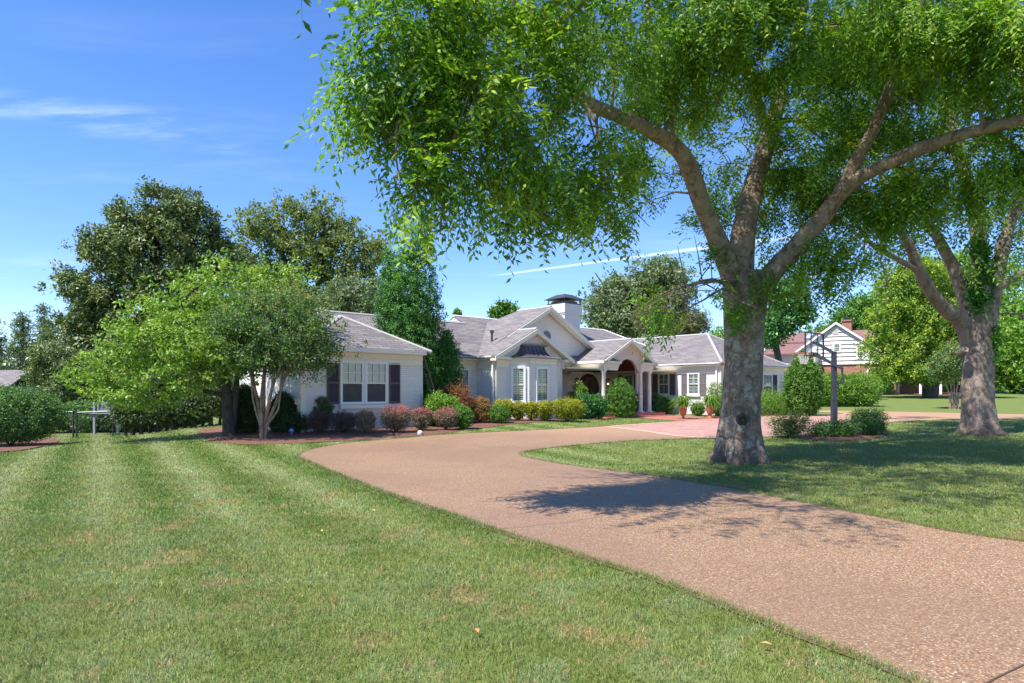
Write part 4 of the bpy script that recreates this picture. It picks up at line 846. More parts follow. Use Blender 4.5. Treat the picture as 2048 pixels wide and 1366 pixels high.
for (x, y, z, r) in [(-1.2, 8.2, 9, 1.5), (1, 9, 9.8, 1.7), (3.2, 10.5, 10.6, 2), (5.5, 12.5, 11, 2.2), (8, 12.5, 10.5, 2), (6, 16.5, 10.5, 2.4), (9, 16, 10, 2.2), (3, 15.5, 10, 2.2), (10.5, 12.5, 8.8, 1.8), (12, 15, 8.5, 1.8), (5, 14, 13.2, 2.6), (8, 15, 13, 2.4), (2.2, 12.2, 12, 2), (11.5, 10.5, 8.0, 1.2), (0, 11, 8.6, 1.4), (13, 13, 7.2, 1.3), (6.5, 18.5, 8.2, 1.9), (10, 19, 8, 1.8), (-.9, 5.9, 6.9, .8), (2.2, 7.6, 8.2, 1.), (3.4, 6.6, 8.2, .9), (4.4, 8.6, 8.7, 1.3), (6.2, 7.8, 8.5, 1.2), (8.3, 8.4, 8.5, 1.3), (10, 10, 8.8, 1.4), (12.2, 10.2, 8.8, 1.4), (-.6, 10.6, 7.4, .9), (.3, 6.3, 7.1, .9), (-1.4, 6.9, 7.5, 1.)]: TB.append((x, y, z, r, r, r * .75))
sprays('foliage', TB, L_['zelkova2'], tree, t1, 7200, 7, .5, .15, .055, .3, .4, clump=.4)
q = MB(t1); rs = random.Random(4)
branchlets(q, anch, [b[:3] for b in FB + TB], .035, rs); q.build('branches', M['limb'], tree)

# ------------------------------------------------------------------ second big tree
t2 = G(1960, 868); tree2 = empty('shade_tree', t2); tag(tree2, 'second big pale shade tree with fluted ivy covered trunk at the right edge', 'tree'); Y2 = t2.y
tb = MB(t2); limb(tb, [t2 + Vector((0, 0, -.1)), P(1957, 820, Y2), P(1955, 750, Y2), P(1955, 690, Y2), P(1958, 650, Y2), P(1960, 600, Y2)], [.50, .47, .45, .45, .52, .40], 44, .08, .09, (.75, .28, 5)); tb.build('trunk', M['bark2'], tree2)
an2 = []
def L2(pts, rad, k=16, nm='limb'):
    q = MB(t2); a = limb(q, pts, rad, k, .2, .06); q.build(nm, M['bark2'], tree2); an2.extend(a)
L2([P(1945, 690, Y2), P(1925, 645, Y2 - .1), P(1878, 605, Y2 - .5), P(1840, 545, Y2 - .9), P(1818, 490, Y2 - 1.2), P(1785, 430, Y2 - 1.5), P(1760, 340, Y2 - 1.8)], [.32, .28, .21, .17, .14, .11, .07])
L2([P(1950, 670, Y2 + .1), P(1935, 610, Y2 + .2), P(1912, 545, Y2 + .3), P(1876, 477, Y2 + .3), P(1844, 425, Y2 + .2), P(1820, 300, Y2)], [.30, .25, .20, .15, .12, .07])
L2([P(1962, 660, Y2), P(1960, 600, Y2 - .1), P(1958, 520, Y2 - .1), P(1950, 420, Y2), P(1900, 250, Y2 + .3), P(1885, 120, Y2 + .5)], [.36, .30, .25, .22, .18, .10])
L2([P(1972, 670, Y2), P(1985, 600, Y2 - .1), P(2003, 510, Y2 - .3), P(2030, 420, Y2 - .4), P(2080, 300, Y2 - .6)], [.28, .23, .20, .15, .09])
L2([P(1842, 545, Y2 - .9), P(1780, 510, Y2 - 1.4), P(1745, 490, Y2 - 1.7), P(1722, 462, Y2 - 2)], [.09, .08, .07, .05], 10)
L2([P(1990, 580, Y2 - .2), P(2048, 545, Y2 - .6), P(2110, 520, Y2 - 1)], [.12, .11, .08], 10)
F2 = []
for a in [(1760, 400, 20.5, 1.0), (1700, 450, 20, .8, .5), (1720, 540, 19.6, .7, .3), (1650, 560, 19.6, .6, .25), (1820, 400, 21, 1.2), (1900, 420, 21.5, 1.2), (1980, 440, 21, 1.2), (2050, 420, 21, 1.3), (1800, 300, 21.5, 1.3), (1880, 310, 22, 1.4), (1960, 260, 22, 1.4), (2040, 280, 21.5, 1.4), (1760, 200, 21.5, 1.3), (1840, 180, 22, 1.4), (1930, 130, 22.5, 1.5), (2020, 130, 22, 1.5), (1870, 500, 21.5, .9), (1940, 530, 21.2, .8, .6), (2030, 540, 21.5, .9, .6), (1780, 110, 22, 1.4), (1850, 40, 22.4, 1.5), (1960, 30, 22.4, 1.6), (2050, 40, 22, 1.6), (1740, 330, 21, .8), (1810, 500, 20.8, .55), (1770, 580, 19.8, .5, .2), (2060, 640, 22, .6), (1690, 170, 22.2, 1.2), (1690, 60, 22.6, 1.3)]:
    c = P(*a[:3]); F2.append((c.x, c.y, c.z, a[3], a[3], a[4] if len(a) > 4 else a[3] * .8))
for (x, y, z, r) in [(12, 20, 15, 3), (16, 22, 17, 3.4), (20, 22, 15, 3), (19, 18, 12, 2.6), (14, 25, 13, 3), (22, 20, 11, 2.6), (11.5, 21, 11.5, 2.2), (21, 25, 11, 3), (18, 19, 9, 2), (21, 21, 8, 2), (20, 24, 7.5, 2)]: F2.append((x, y, z, r, r, r * .8))
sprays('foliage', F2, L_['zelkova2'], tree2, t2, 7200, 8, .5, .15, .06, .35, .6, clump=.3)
q = MB(t2); branchlets(q, an2, [b[:3] for b in F2], .05, rs); q.build('branches', M['bark2'], tree2)
iv = []
for a in [(1968, 560, .3, .7), (1965, 610, .26, .45), (1948, 590, .2, .5), (1990, 700, .10, .45), (1986, 670, .12, .4), (1960, 500, .3, .6)]:
    c = P(a[0], a[1], Y2 - .38); iv.append((c.x, c.y, c.z, a[2], .14, a[3]))
foliage('ivy', iv, L_['ivy'], tree2, t2, 260, 9, .12, .10, .08, .2)
kb_ = MB(t2); c = P(1935, 697, Y2 - .55); kb_.m = Matrix.Translation(c) @ Matrix.Rotation(R(70), 4, 'X') ; kb_.lathe([(.13, -.35), (.12, -.14), (.11, -.08), (.08, -.06), (.05, -.10), (.001, -.12)], (0, 0, 0), 14); kb_.build('branch_stub', M['bark2'], tree2)

# ------------------------------------------------------------------ other trees
def tree_(name, label, base, trunks, blobs, mt, ncl, per, crad, L, Wd, bark='bark', shell=.6, group=None, cat='tree', up=.35, droop=0, flat=1., vtop=0, br=True, k=10, hier=0.):
    base = Vector(base); e = empty(name, base); tag(e, label, cat, group); q = MB(base); an = []
    for pts, rad in trunks: an += limb(q, pts, rad, k, .4, .05)
    if br: branchlets(q, an, [b[:3] for b in blobs], .05, rs)
    q.build('trunk', M[bark], e); foliage('crown', blobs, mt, e, base, ncl, per, crad, L, Wd, shell, up, RNG, droop, vtop, flat, hier); return e
def PB(l, Y0=None, depth=1.): 
    out = []
    for a in l:
        Y = a[4] if len(a) > 4 else Y0; c = P(a[0], a[1], Y); out.append((c.x, c.y, c.z, a[2] * Y / F, a[2] * Y / F * depth, a[3] * Y / F))
    return out
def gp(px, Y): x = (px - CX) / F * Y; return Vector((x, Y, float(GZ(x, Y))))
# big dark magnolia
b = gp(300, 40); tree_('magnolia_tree', 'tall dark glossy magnolia rising above the left side trees', b, [([b, P(300, 700, 40), P(305, 560, 40), P(310, 450, 40)], [.5, .42, .28, .1])],
    PB([(320, 430, 75, 45), (270, 440, 55, 45), (375, 440, 50, 50), (250, 500, 70, 55), (330, 520, 90, 70), (405, 500, 50, 55), (210, 560, 66, 56), (290, 600, 90, 60), (390, 590, 75, 60), (160, 590, 38, 35), (180, 650, 60, 55), (260, 690, 90, 60), (360, 690, 90, 60), (140, 690, 50, 50), (440, 520, 30, 45), (210, 750, 80, 40), (425, 660, 40, 60)], 40, .9), L_['magnolia'], 4200, 22, .26, .25, .11, shell=.85, up=.9, hier=.42)
# tall oak behind
b = gp(600, 52); tree_('oak_tree', 'tall airy olive green tree behind the left wing roof', b, [([b, P(600, 700, 52), P(590, 600, 52), P(560, 500, 52), P(520, 460, 52)], [.5, .42, .3, .2, .08]), ([P(600, 640, 52), P(640, 560, 52), P(650, 470, 52), P(640, 420, 52)], [.3, .22, .16, .06]), ([P(600, 620, 52), P(690, 560, 52), P(720, 500, 52)], [.25, .16, .06])],
    PB([(515, 450, 40, 28), (500, 500, 32, 26), (545, 490, 30, 35), (600, 440, 42, 32), (640, 425, 35, 25), (660, 470, 45, 34), (700, 490, 35, 25), (735, 510, 30, 26), (590, 500, 40, 28), (640, 530, 45, 28), (700, 550, 40, 28), (745, 560, 20, 40), (560, 560, 45, 30), (520, 560, 35, 30), (610, 600, 50, 25), (480, 540, 25, 40), (715, 610, 45, 20)], 52), L_['oak'], 1700, 20, .30, .25, .14, shell=.6, hier=.75)
b = gp(690, 44); tree_('round_tree', 'low grey green rounded tree just behind the left wing ridge', b, [([b, P(690, 700, 44), P(692, 620, 44)], [.2, .16, .05])], PB([(690, 600, 45, 35), (730, 590, 28, 30), (655, 612, 30, 26), (700, 635, 50, 25)], 44), L_['greygreen'], 600, 18, .25, .22, .12, hier=.5)
# dogwood
b = G(458, 872); YD = b.y; tree_('dogwood_tree', 'broad lime green tree with dark forked trunk left of the house', b, [([b, P(455, 820, YD), P(452, 770, YD), P(440, 720, YD - .1), P(400, 660, YD), P(360, 610, YD)], [.20, .165, .13, .09, .07, .04]), ([P(466, 850, YD + .1), P(472, 780, YD + .1), P(478, 720, YD + .2), P(490, 640, YD)], [.11, .09, .07, .04]), ([P(453, 790, YD), P(420, 785, YD - .2), P(380, 776, YD - .3), P(320, 770, YD - .5)], [.09, .07, .06, .04]), ([P(445, 735, YD), P(330, 700, YD - .5), P(250, 705, YD - .8)], [.08, .05, .03])],
    PB([(470, 580, 60, 45, YD), (400, 590, 55, 40, YD + .6), (340, 640, 60, 45, YD - .3), (410, 670, 70, 45, YD - .8), (290, 690, 60, 40, YD - .6), (530, 590, 50, 45, YD + 1), (350, 740, 70, 35, YD - .9), (230, 740, 55, 32, YD - .8), (200, 770, 40, 22, YD - .8), (265, 780, 45, 24, YD - .9), (440, 720, 60, 35, YD - .9), (310, 790, 45, 20, YD - .8), (495, 660, 50, 40, YD + .3), (560, 560, 40, 30, YD + 1.2), (180, 745, 26, 20, YD - .7), (420, 560, 35, 28, YD)], depth=1.2), L_['dogwood'], 1500, 19, .17, .12, .065, shell=.65, up=.7, flat=.5, hier=.34)
# crape myrtle
b = G(527, 878); YC = b.y
st = []
for x1, y1, x2, y2, x3, y3, r in ((522, 840, 508, 770, 495, 700, .075), (527, 840, 528, 760, 535, 690, .09), (530, 845, 545, 770, 552, 690, .08), (534, 850, 562, 780, 582, 720, .075), (525, 850, 522, 790, 530, 720, .05), (532, 850, 556, 820, 566, 740, .05), (520, 850, 506, 800, 500, 740, .045), (530, 845, 538, 800, 560, 735, .055)):
    st.append(([b + Vector(((x1 - 527) * .006, (rs.random() - .5) * .2, -.03)), P(x1, y1, YC + rs.uniform(-.1, .1)), P(x2, y2, YC + rs.uniform(-.2, .2)), P(x3, y3, YC + rs.uniform(-.4, .4)), P(x3 + (x3 - 527) * .7, y3 - 60, YC)], [r * .8, r * .75, r * .6, r * .45, r * .2]))
tree_('crape_myrtle', 'multi stemmed crape myrtle with peeling pale stems and coral buds by the left wing', b, st,
    PB([(550, 625, 55, 32), (500, 640, 55, 32), (605, 630, 50, 32), (560, 675, 75, 35), (480, 690, 55, 35), (640, 670, 42, 30), (620, 705, 48, 24), (520, 720, 60, 26), (465, 725, 42, 24), (590, 730, 50, 16), (560, 600, 40, 22), (655, 690, 26, 18), (450, 665, 35, 28), (618, 742, 24, 10), (515, 610, 35, 20)], YC, 1.15), L_['crape'], 1700, 19, .13, .085, .045, 'crapebark', .7, up=.6, vtop=.2, hier=.27)
# arborvitae
def col_tree(name, label, base, px, top, wpx, Y, lean=0, n=900, mt='arbor', waist=.8):
    bl = []; y0 = HY + (CH - base.z) * F / Y; H = y0 - top; ns = 9
    for i in range(ns):
        t = (i + .5) / ns; w = wpx * (.82 + .18 * math.sin(math.pi * t * 1.3) if t < .6 else .95 * (1 - ((t - .6) / .42) ** 2.2 * .8)) * .5
        bl.append((px + lean * t, y0 - H * t, w * .95, H / ns * .9))
        for s_ in range(3): bl.append((px + lean * t + rs.uniform(-.45, .45) * w, y0 - H * (t + rs.uniform(-.03, .03)), w * rs.uniform(.5, .7), H / ns * rs.uniform(.7, .9)))
    return tree_(name, label, base, [([base, P(px, (y0 + top) / 2, Y), P(px + lean, top + 10, Y)], [.16, .1, .02])], PB(bl, Y), L_[mt], int(n * 2.5), 22, .10, .065, .045, shell=.97, up=.5, br=False)
b = HW(15.35, 21.3); b.z = float(GZ(b.x, b.y)); YA = b.y
col_tree('arborvitae_tree', 'tall double topped green arborvitae between the left wing and the bay', b, 838, 478, 118, YA, -12, 1500)
b = HW(15.0, 22.0); b.z = float(GZ(b.x, b.y)); col_tree('arborvitae_tree', 'slim arborvitae spire on the left flank of the taller arborvitae', b, 785, 512, 62, b.y + .2, -8, 600)
b = HW(16.6, 21.0); b.z = float(GZ(b.x, b.y)); col_tree('arborvitae_tree', 'short bushy arborvitae right of the taller arborvitae, before the recessed window', b, 893, 668, 66, b.y, 0, 650)
# hemlock hedge row with bare stems
hg = 'clipped evergreen trees of the screen behind the lawn'
for i, (px, Y, lab) in enumerate([(264, 27.5, 'feathery evergreen screen tree nearest the metal fence'), (296, 27.2, 'second evergreen screen tree from the fence, thin bare legs'), (330, 27, 'middle evergreen screen tree under the lime green tree'), (366, 27, 'evergreen screen tree just right of the middle one'), (402, 26.8, 'evergreen screen tree second from the dark forked trunk'), (436, 26.6, 'evergreen screen tree beside the dark forked trunk')]):
    b = gp(px, Y); y0 = HY + (CH - b.z) * F / Y
    tr = [([b + Vector((dx, 0, -.05)), b + Vector((dx * 1.3, .1, .6)), b + Vector((dx * .5, 0, 1.6))], [.07, .055, .03]) for dx in (-.25, .05, .3)]
    tree_('hemlock_tree', lab, b, tr, PB([(px, y0 - 80, 30, 32), (px + 5, y0 - 48, 31, 26), (px - 8, y0 - 58, 30, 27), (px + 2, y0 - 105, 28, 22), (px, y0 - 32, 28, 14)], Y, .9), L_['hemlock'], 720, 20, .15, .13, .04, shell=.7, flat=.35, group=hg, br=False)
# far left conifers and filler
cg = 'conifers along the far left boundary'
for i, (px, top, w, Y, lab) in enumerate([(-20, 640, 90, 48, 'half seen conifer at the left frame edge'), (45, 628, 80, 47, 'broad layered conifer left of the boundary row'), (100, 655, 60, 44, 'lower grey green conifer in the middle of the boundary row'), (150, 585, 46, 50, 'narrow bright conifer against the dark magnolia'), (88, 612, 40, 52, 'pointed conifer whose tip stands above the boundary row')]):
    b = gp(px, Y); y0 = HY + (CH - b.z) * F / Y; bl = []
    for j in range(16):
        t = (j + .5) / 16; ww = w * (1 - t * .75) * .62; bl.append((px + rs.uniform(-.4, .4) * ww, y0 - (y0 - top) * t, ww * rs.uniform(.6, 1), 11))
    tree_('conifer_tree', lab, b, [([b, P(px, (y0 + top) / 2, Y), P(px, top - 2, Y)], [.22, .14, .03])], PB(bl, Y), L_['conifer'], 750, 18, .34, .26, .055, shell=.6, flat=.3, group=cg, br=False)
b = gp(130, 36); tree_('flowering_tree', 'white flowering shrubby tree below the dark magnolia', b, [([b, P(128, 780, 36), P(130, 740, 36)], [.1, .08, .03])], PB([(110, 710, 42, 22), (160, 740, 45, 26), (85, 750, 32, 25), (140, 775, 50, 26), (180, 790, 35, 22)], 36), L_['flowering'], 900, 16, .25, .16, .07, flat=.6, br=False)
for px, top, w, Y, mt, lab in [(60, 790, 60, 33, 'juniper', 'low sprawling juniper behind the gravel strip at far left'), (170, 805, 55, 34, 'juniper', 'dark sprawling evergreen behind the grey bench'), (260, 800, 60, 34, 'yew', 'shadowy evergreen mass beneath the magnolia'), (350, 800, 60, 34, 'yew', 'shadowy evergreen mass beyond the evergreen screen')]:
    b = gp(px, Y); y0 = HY + (CH - b.z) * F / Y; o = foliage('evergreen_shrub', PB([(px, (top + y0) / 2, w, (y0 - top) / 2), (px + w * .5, (top + y0) / 2 + 6, w * .6, (y0 - top) / 2.4)], Y), L_[mt], None, b, 500, 16, .2, .17, .05, .7, flat=.5); tag(o, lab, 'shrub')
# trees behind the house
b = gp(1240, 62); tree_('tulip_tree', 'big grey green leafy tree behind the chimney side of the roof', b, [([b, P(1240, 650, 62), P(1225, 600, 62), P(1190, 545, 62)], [.4, .3, .16, .04])], PB([(1225, 610, 30, 40), (1215, 650, 28, 30), (1250, 580, 26, 28), (1275, 620, 30, 40), (1240, 645, 40, 30), (1300, 560, 28, 24), (1320, 545, 24, 22), (1340, 560, 26, 26), (1205, 585, 16, 18), (1290, 600, 25, 30)], 62), L_['greygreen'], 1900, 18, .35, .30, .17, shell=.7, hier=.8)
b = gp(1360, 56); tree_('cedar_tree', 'pale olive cedar with a bare grey stem behind the right wing roof', b, [([b, P(1333, 670, 56), P(1333, 600, 56)], [.2, .14, .05])], PB([(1300, 640, 32, 26), (1340, 610, 32, 26), (1380, 640, 32, 24), (1350, 655, 45, 20), (1400, 655, 16, 16), (1370, 590, 22, 22)], 56), leafmat('cedar_leaf', [(0, (.07, .085, .035)), (.5, (.16, .175, .075)), (1, (.27, .27, .13))], .25), 850, 18, .45, .30, .07, flat=.6)
b = gp(1006, 70); tree_('young_tree', 'small round treetop peeking over the main ridge', b, [([b, P(1006, 640, 70)], [.15, .04])], PB([(1006, 620, 14, 14), (990, 628, 10, 8), (1022, 622, 11, 10)], 70), L_['box'], 160, 16, .4, .3, .18, br=False)
b = gp(915, 75); tree_('young_tree', 'tiny pointed treetop above the louvred gable', b, [([b, P(915, 640, 75)], [.1, .03])], PB([(915, 628, 3.5, 6)], 75), L_['box'], 40, 12, .2, .3, .18, br=False)
b = gp(1575, 46); tree_('leafy_tree', 'bright leafy tree showing right behind the big trunk', b, [([b, P(1545, 650, 46), P(1550, 600, 46)], [.25, .2, .05])], PB([(1575, 595, 38, 30), (1560, 640, 36, 28), (1600, 625, 24, 22), (1540, 670, 22, 20), (1585, 570, 24, 14)], 46), L_['laurel'], 700, 18, .35, .24, .12)
bgl = 'leafy trees behind the neighbouring house'
for px, py, w, h, Y, mt, lab in [(1735, 625, 34, 28, 92, 'box', 'mid green tree above the neighbour chimney'), (1780, 630, 40, 40, 95, 'hedge', 'bright tree right of the neighbour chimney'), (1700, 650, 22, 20, 96, 'box', 'dark treetop left of the neighbour chimney'), (1640, 690, 30, 25, 96, 'box', 'low treetop behind the neighbour long roof'), (1460, 690, 34, 24, 96, 'hedge', 'treetop past the hip end of the right wing'), (1900, 690, 60, 60, 86, 'hedge', 'broad bright tree beyond the far right lawn'), (2000, 700, 60, 70, 84, 'box', 'broad dark tree beyond the far right lawn'), (1850, 610, 60, 60, 88, 'hedge', 'tall light green tree between the magnolia and the ivy trunk'), (2050, 600, 60, 80, 80, 'hedge', 'tall light green tree at the right frame edge'), (1960, 600, 60, 60, 90, 'hedge', 'tall pale tree directly behind the ivy trunk'), (2062, 690, 45, 62, 66, 'hedge', 'bright tree partly hiding the far pale house'), (1985, 660, 48, 62, 72, 'box', 'shady tree filling the gap right of the ivy trunk'), (1915, 560, 52, 50, 76, 'hedge', 'high bright crown over the sunlit magnolia')]:
    b = gp(px, Y); y0 = HY + (CH - b.z) * F / Y; tree_('leafy_tree', lab, b, [([b, P(px, py, Y)], [.35, .1])], PB([(px, py, w, h), (px - w * .5, py + h * .5, w * .6, h * .6), (px + w * .5, py + h * .5, w * .6, h * .6), (px, py + h, w, h * .7)], Y), L_[mt], 1000, 16, .5, .38, .22, shell=.75, group=bgl, br=False, hier=1.1)
b = gp(1860, 55); tree_('magnolia_tree', 'sunlit yellow green magnolia in front of the neighbouring house', b, [([b, P(1862, 740, 55), P(1850, 650, 55), P(1840, 590, 55)], [.6, .5, .3, .1])], PB([(1800, 570, 30, 34), (1840, 560, 40, 35), (1790, 640, 32, 34), (1850, 630, 50, 45), (1775, 700, 28, 28), (1830, 700, 45, 35), (1890, 680, 40, 45), (1810, 740, 45, 18), (1870, 735, 40, 20), (1910, 610, 30, 40), (1935, 660, 38, 40), (1765, 740, 22, 12), (1950, 720, 30, 22)], 55), L_['magnolia2'], 4600, 22, .26, .20, .10, shell=.8, up=.8, hier=.6)
b = G(1908, 818); Yc = b.y; st = [([b + Vector((dx * .4, 0, 0)), P(1908 + x, 790, Yc), P(1908 + x * 2.2, 760, Yc)], [.06, .05, .03]) for dx, x in ((-.6, -9), (-.3, -4), (0, 0), (.3, 4), (.6, 9))]
tree_('crape_myrtle', 'slim multi stemmed crape myrtle beside the far drive, left of the ivy trunk', b, st, PB([(1900, 730, 34, 22), (1880, 745, 22, 14), (1925, 735, 20, 20), (1905, 705, 20, 16)], Yc), L_['crape'], 500, 16, .25, .14, .06, 'crapebark', vtop=.15, br=False)
b = G(1846, 793); Yj = b.y; st = [([b, P(1846, 775, Yj), P(1846, 760, Yj), P(1855, 738, Yj)], [.10, .09, .07, .02])]
for x1, y1, x2, y2 in ((1830, 755, 1808, 748), (1835, 765, 1815, 760), (1850, 755, 1866, 745), (1835, 748, 1822, 738), (1855, 768, 1870, 762), (1840, 745, 1845, 735)): st.append(([P(1846, 770, Yj), P(x1, y1, Yj - .3), P(x2, y2, Yj - .5)], [.05, .03, .01]))
tree_('japanese_maple', 'small pale branched umbrella tree on the neighbour lawn', b, st, PB([(1825, 748, 24, 5), (1858, 745, 14, 6), (1840, 740, 18, 5), (1815, 757, 14, 4)], Yj), L_['greygreen'], 110, 10, .25, .16, .06, 'palebark', flat=.4, br=False, k=6)
# a far wood that closes the view
wl = []
for i in range(70):
    x = -130 + i * 4.2 + rs.uniform(-2, 2); y = 125 + 20 * math.sin(i * .5) + rs.uniform(-4, 4); wl.append((x, y, 4 + rs.uniform(-1, 1.2), 4.5, 4, 4.2))
o = foliage('far_woodland', wl, L_['oak'], None, (0, 125, 1), 5200, 9, 1.1, .9, .55, .7); tag(o, 'far belt of woodland closing the view behind the houses', 'woodland', kind='stuff')
# ------------------------------------------------------------------ shrubs
def shrub(name, label, px0, px1, top, base_py, mt, leaf=(.05, .03), n=None, style='round', Y=None, group=None, cat='shrub', depth=.9, shell=.8, vtop=0, per=14, stems=True, crad=None, base_off=None):
    px = (px0 + px1) / 2; g = G(px, base_py); w = (px1 - px0) / 2 * g.y / F
    if Y: g = gp(px, Y); w = (px1 - px0) / 2 * Y / F
    c = Vector((g.x, g.y + (w * depth if not Y else 0), 0)); c.z = float(GZ(c.x, c.y)); s_ = c.y / F
    c.x = (px - CX) * s_; w = (px1 - px0) / 2 * s_; H = CH + (HY - top) * s_ - c.z
    if style == 'round': bl = [(c.x, c.y, c.z + H * .56, w, w * depth, H * .46), (c.x + w * .3, c.y - w * .25, c.z + H * .5, w * .7, w * .6, H * .42), (c.x - w * .35, c.y + .1 * w, c.z + H * .6, w * .62, w * .6, H * .4)]
    elif style == 'vase': bl = [(c.x, c.y, c.z + H * .70, w, w * depth, H * .30), (c.x - w * .45, c.y - w * .2, c.z + H * .55, w * .5, w * .6, H * .35), (c.x + w * .4, c.y - w * .2, c.z + H * .52, w * .55, w * .6, H * .38), (c.x, c.y, c.z + H * .38, w * .6, w * .6, H * .3)]
    elif style == 'cone': bl = [(c.x, c.y, c.z + H * t, w * r, w * r, H * .15) for t, r in ((.15, .93), (.3, 1.0), (.47, .97), (.63, .86), (.76, .68), (.86, .44))]
    elif style == 'egg': bl = [(c.x, c.y, c.z + H * t, w * r, w * r * depth, H * .2) for t, r in ((.18, .8), (.33, .98), (.5, 1.0), (.66, .85), (.82, .52))]
    elif style == 'hedge': bl = [(c.x + w * dx, c.y, c.z + H * .5, w * .42, w * depth, H * .5) for dx in (-.6, -.3, 0, .3, .6)]
    elif style == 'flat': bl = [(c.x + w * dx, c.y + w * .2 * (k_ % 2), c.z + H * z, w * .4, w * .4, H * .42) for k_, (dx, z) in enumerate(((-.6, .5), (-.2, .6), (.2, .55), (.6, .6), (0, .35)))]
    e = empty(name, c); tag(e, label, cat, group); q = MB(c)
    for i in range(7):
        a = i * .9; r = w * .5; q.tube([(c.x + .03 * math.cos(a), c.y + .03 * math.sin(a), c.z - .03), (c.x + r * .5 * math.cos(a), c.y + r * .5 * math.sin(a), c.z + H * .35), (c.x + r * math.cos(a), c.y + r * math.sin(a), c.z + H * .65)], [.018, .013, .006], 5, False)
    q.build('stem', M['bark'], e)
    if n is None: n = int(60 + 260 * w * (w + H) / max(leaf[0], .03) * .06 / .05)
    foliage('foliage', bl, L_[mt], e, c, n, per, crad or max(.06, w * .2), leaf[0], leaf[1], shell, .5, vtop=vtop)
    return e
S = shrub
S('yew_shrub', 'near black yew standing between the dark forked trunk and the crape myrtle', 462, 520, 775, 868, 'yew', (.06, .03), style='egg')
S('yew_shrub', 'near black yew right of the crape myrtle stems', 540, 592, 788, 866, 'yew', (.06, .03), style='egg')
S('yew_shrub', 'low dark spreading evergreen beside the small blue sign', 556, 618, 828, 868, 'yew', (.06, .03), n=420)
S('barberry_shrub', 'dusky plum shrub below the cloud pruned juniper', 618, 660, 824, 869, 'plum', (.045, .025), style='vase', n=420)
S('barberry_shrub', 'darkest plum shrub, under the left end of the wide window', 660, 714, 826, 869, 'plum', (.045, .025), style='vase', n=480)
S('barberry_shrub', 'sage and pink mottled shrub under the middle of the wide window', 711, 750, 823, 868, 'barberry', (.045, .025), style='vase', n=420)
S('nandina_shrub', 'fresh green bush tucked behind the mottled shrub and the big red barberry', 728, 768, 811, 850, 'box', (.07, .035), n=300)
S('barberry_shrub', 'largest red topped barberry in the bed under the dark shutter', 763, 822, 812, 868, 'barberryred', (.045, .025), style='vase', vtop=.6, n=560)
S('nandina_shrub', 'low lime bush behind the two smaller red topped barberries', 800, 846, 809, 842, 'hedge', (.06, .03), n=260)
S('barberry_shrub', 'red topped barberry directly behind the white stone', 823, 863, 817, 863, 'barberryred', (.045, .025), style='vase', vtop=.5, n=420)
S('barberry_shrub', 'red topped barberry furthest right, against the green boxwood', 870, 914, 817, 862, 'barberryred', (.045, .025), style='vase', vtop=.5, n=430)
S('nandina_shrub', 'big yellow green bush behind the right hand barberries', 850, 916, 789, 846, 'hedge', (.07, .04), n=620, Y=24.6)
S('boxwood_shrub', 'fresh green boxwood at the tip of the red mulch', 902, 944, 812, 860, 'box', (.045, .03), n=520)
S('japanese_maple', 'weeping coral red japanese maple in front of the recessed window', 868, 942, 770, 838, 'jmaple', (.07, .025), style='flat', n=420, cat='small tree', Y=25.6)
S('nandina_shrub', 'dark red nandina between the coral maple and the orange nandina', 915, 950, 792, 842, 'jmaple', (.06, .03), n=260, Y=25.9)
S('nandina_shrub', 'orange bronze nandina left of the bay wall corner', 940, 982, 795, 843, 'nandina', (.06, .03), n=330, Y=26.1)
S('boxwood_shrub', 'small green boxwood at the left end of the golden shrubs', 978, 1016, 812, 846, 'box', (.045, .03), n=380, Y=25.9)
yg = 'golden shrubs clipped under the bay window'
for x0, x1, tp, lab in ((987, 1026, 799, 'leftmost golden shrub, rising behind the small boxwood'), (1022, 1052, 803, 'thin golden shrub under the angled bay window'), (1050, 1076, 805, 'smallest golden shrub under the middle of the bay'), (1073, 1108, 803, 'golden shrub below the right bay window'), (1104, 1164, 799, 'widest golden shrub at the right end, beside the laurel')):
    S('golden_shrub', lab, x0, x1, tp, 838, 'yellow', (.055, .03), style='vase', group=yg, n=int((x1 - x0) * 10), vtop=.35, Y=26.8)
S('laurel_shrub', 'glossy laurel left of the porch corner column', 1152, 1188, 790, 834, 'laurel', (.11, .04), n=300, Y=29.3)
S('laurel_shrub', 'glossy laurel touching the clipped cone', 1184, 1212, 792, 833, 'laurel', (.11, .04), n=240, Y=29.5)
S('leafy_plant', 'upright yellow green leafy plant beside the arched entry', 1142, 1174, 770, 828, 'fern', (.16, .05), n=150, Y=30.4)
S('topiary_cone', 'dense clipped rounded cone shrub in front of the porch', 1208, 1271, 758, 837, 'box', (.045, .03), style='cone', n=2600, shell=.97, cat='topiary', crad=.06)
S('laurel_shrub', 'leafy shrub glimpsed between the clipped cone and the columns', 1262, 1282, 788, 829, 'laurel', (.09, .04), n=150, Y=34.2)
S('laurel_shrub', 'dark shrub right of the paired columns', 1302, 1322, 790, 826, 'laurel', (.09, .04), n=200, Y=34.6)
S('laurel_shrub', 'lighter shrub under the first right wing window', 1318, 1346, 796, 826, 'box', (.08, .04), n=240, Y=34.9)
S('laurel_shrub', 'broad leaved shrub between the two fern urns', 1384, 1408, 806, 833, 'box', (.08, .04), n=200, Y=33.5)
S('laurel_shrub', 'pale leafy shrub behind the right fern urn', 1424, 1450, 798, 833, 'fern', (.07, .04), n=220, Y=33.0)
S('clipped_tree', 'small clipped tree against the right wing corner', 1414, 1452, 764, 830, 'fern', (.06, .04), n=200, style='vase', cat='small tree', Y=33.3)
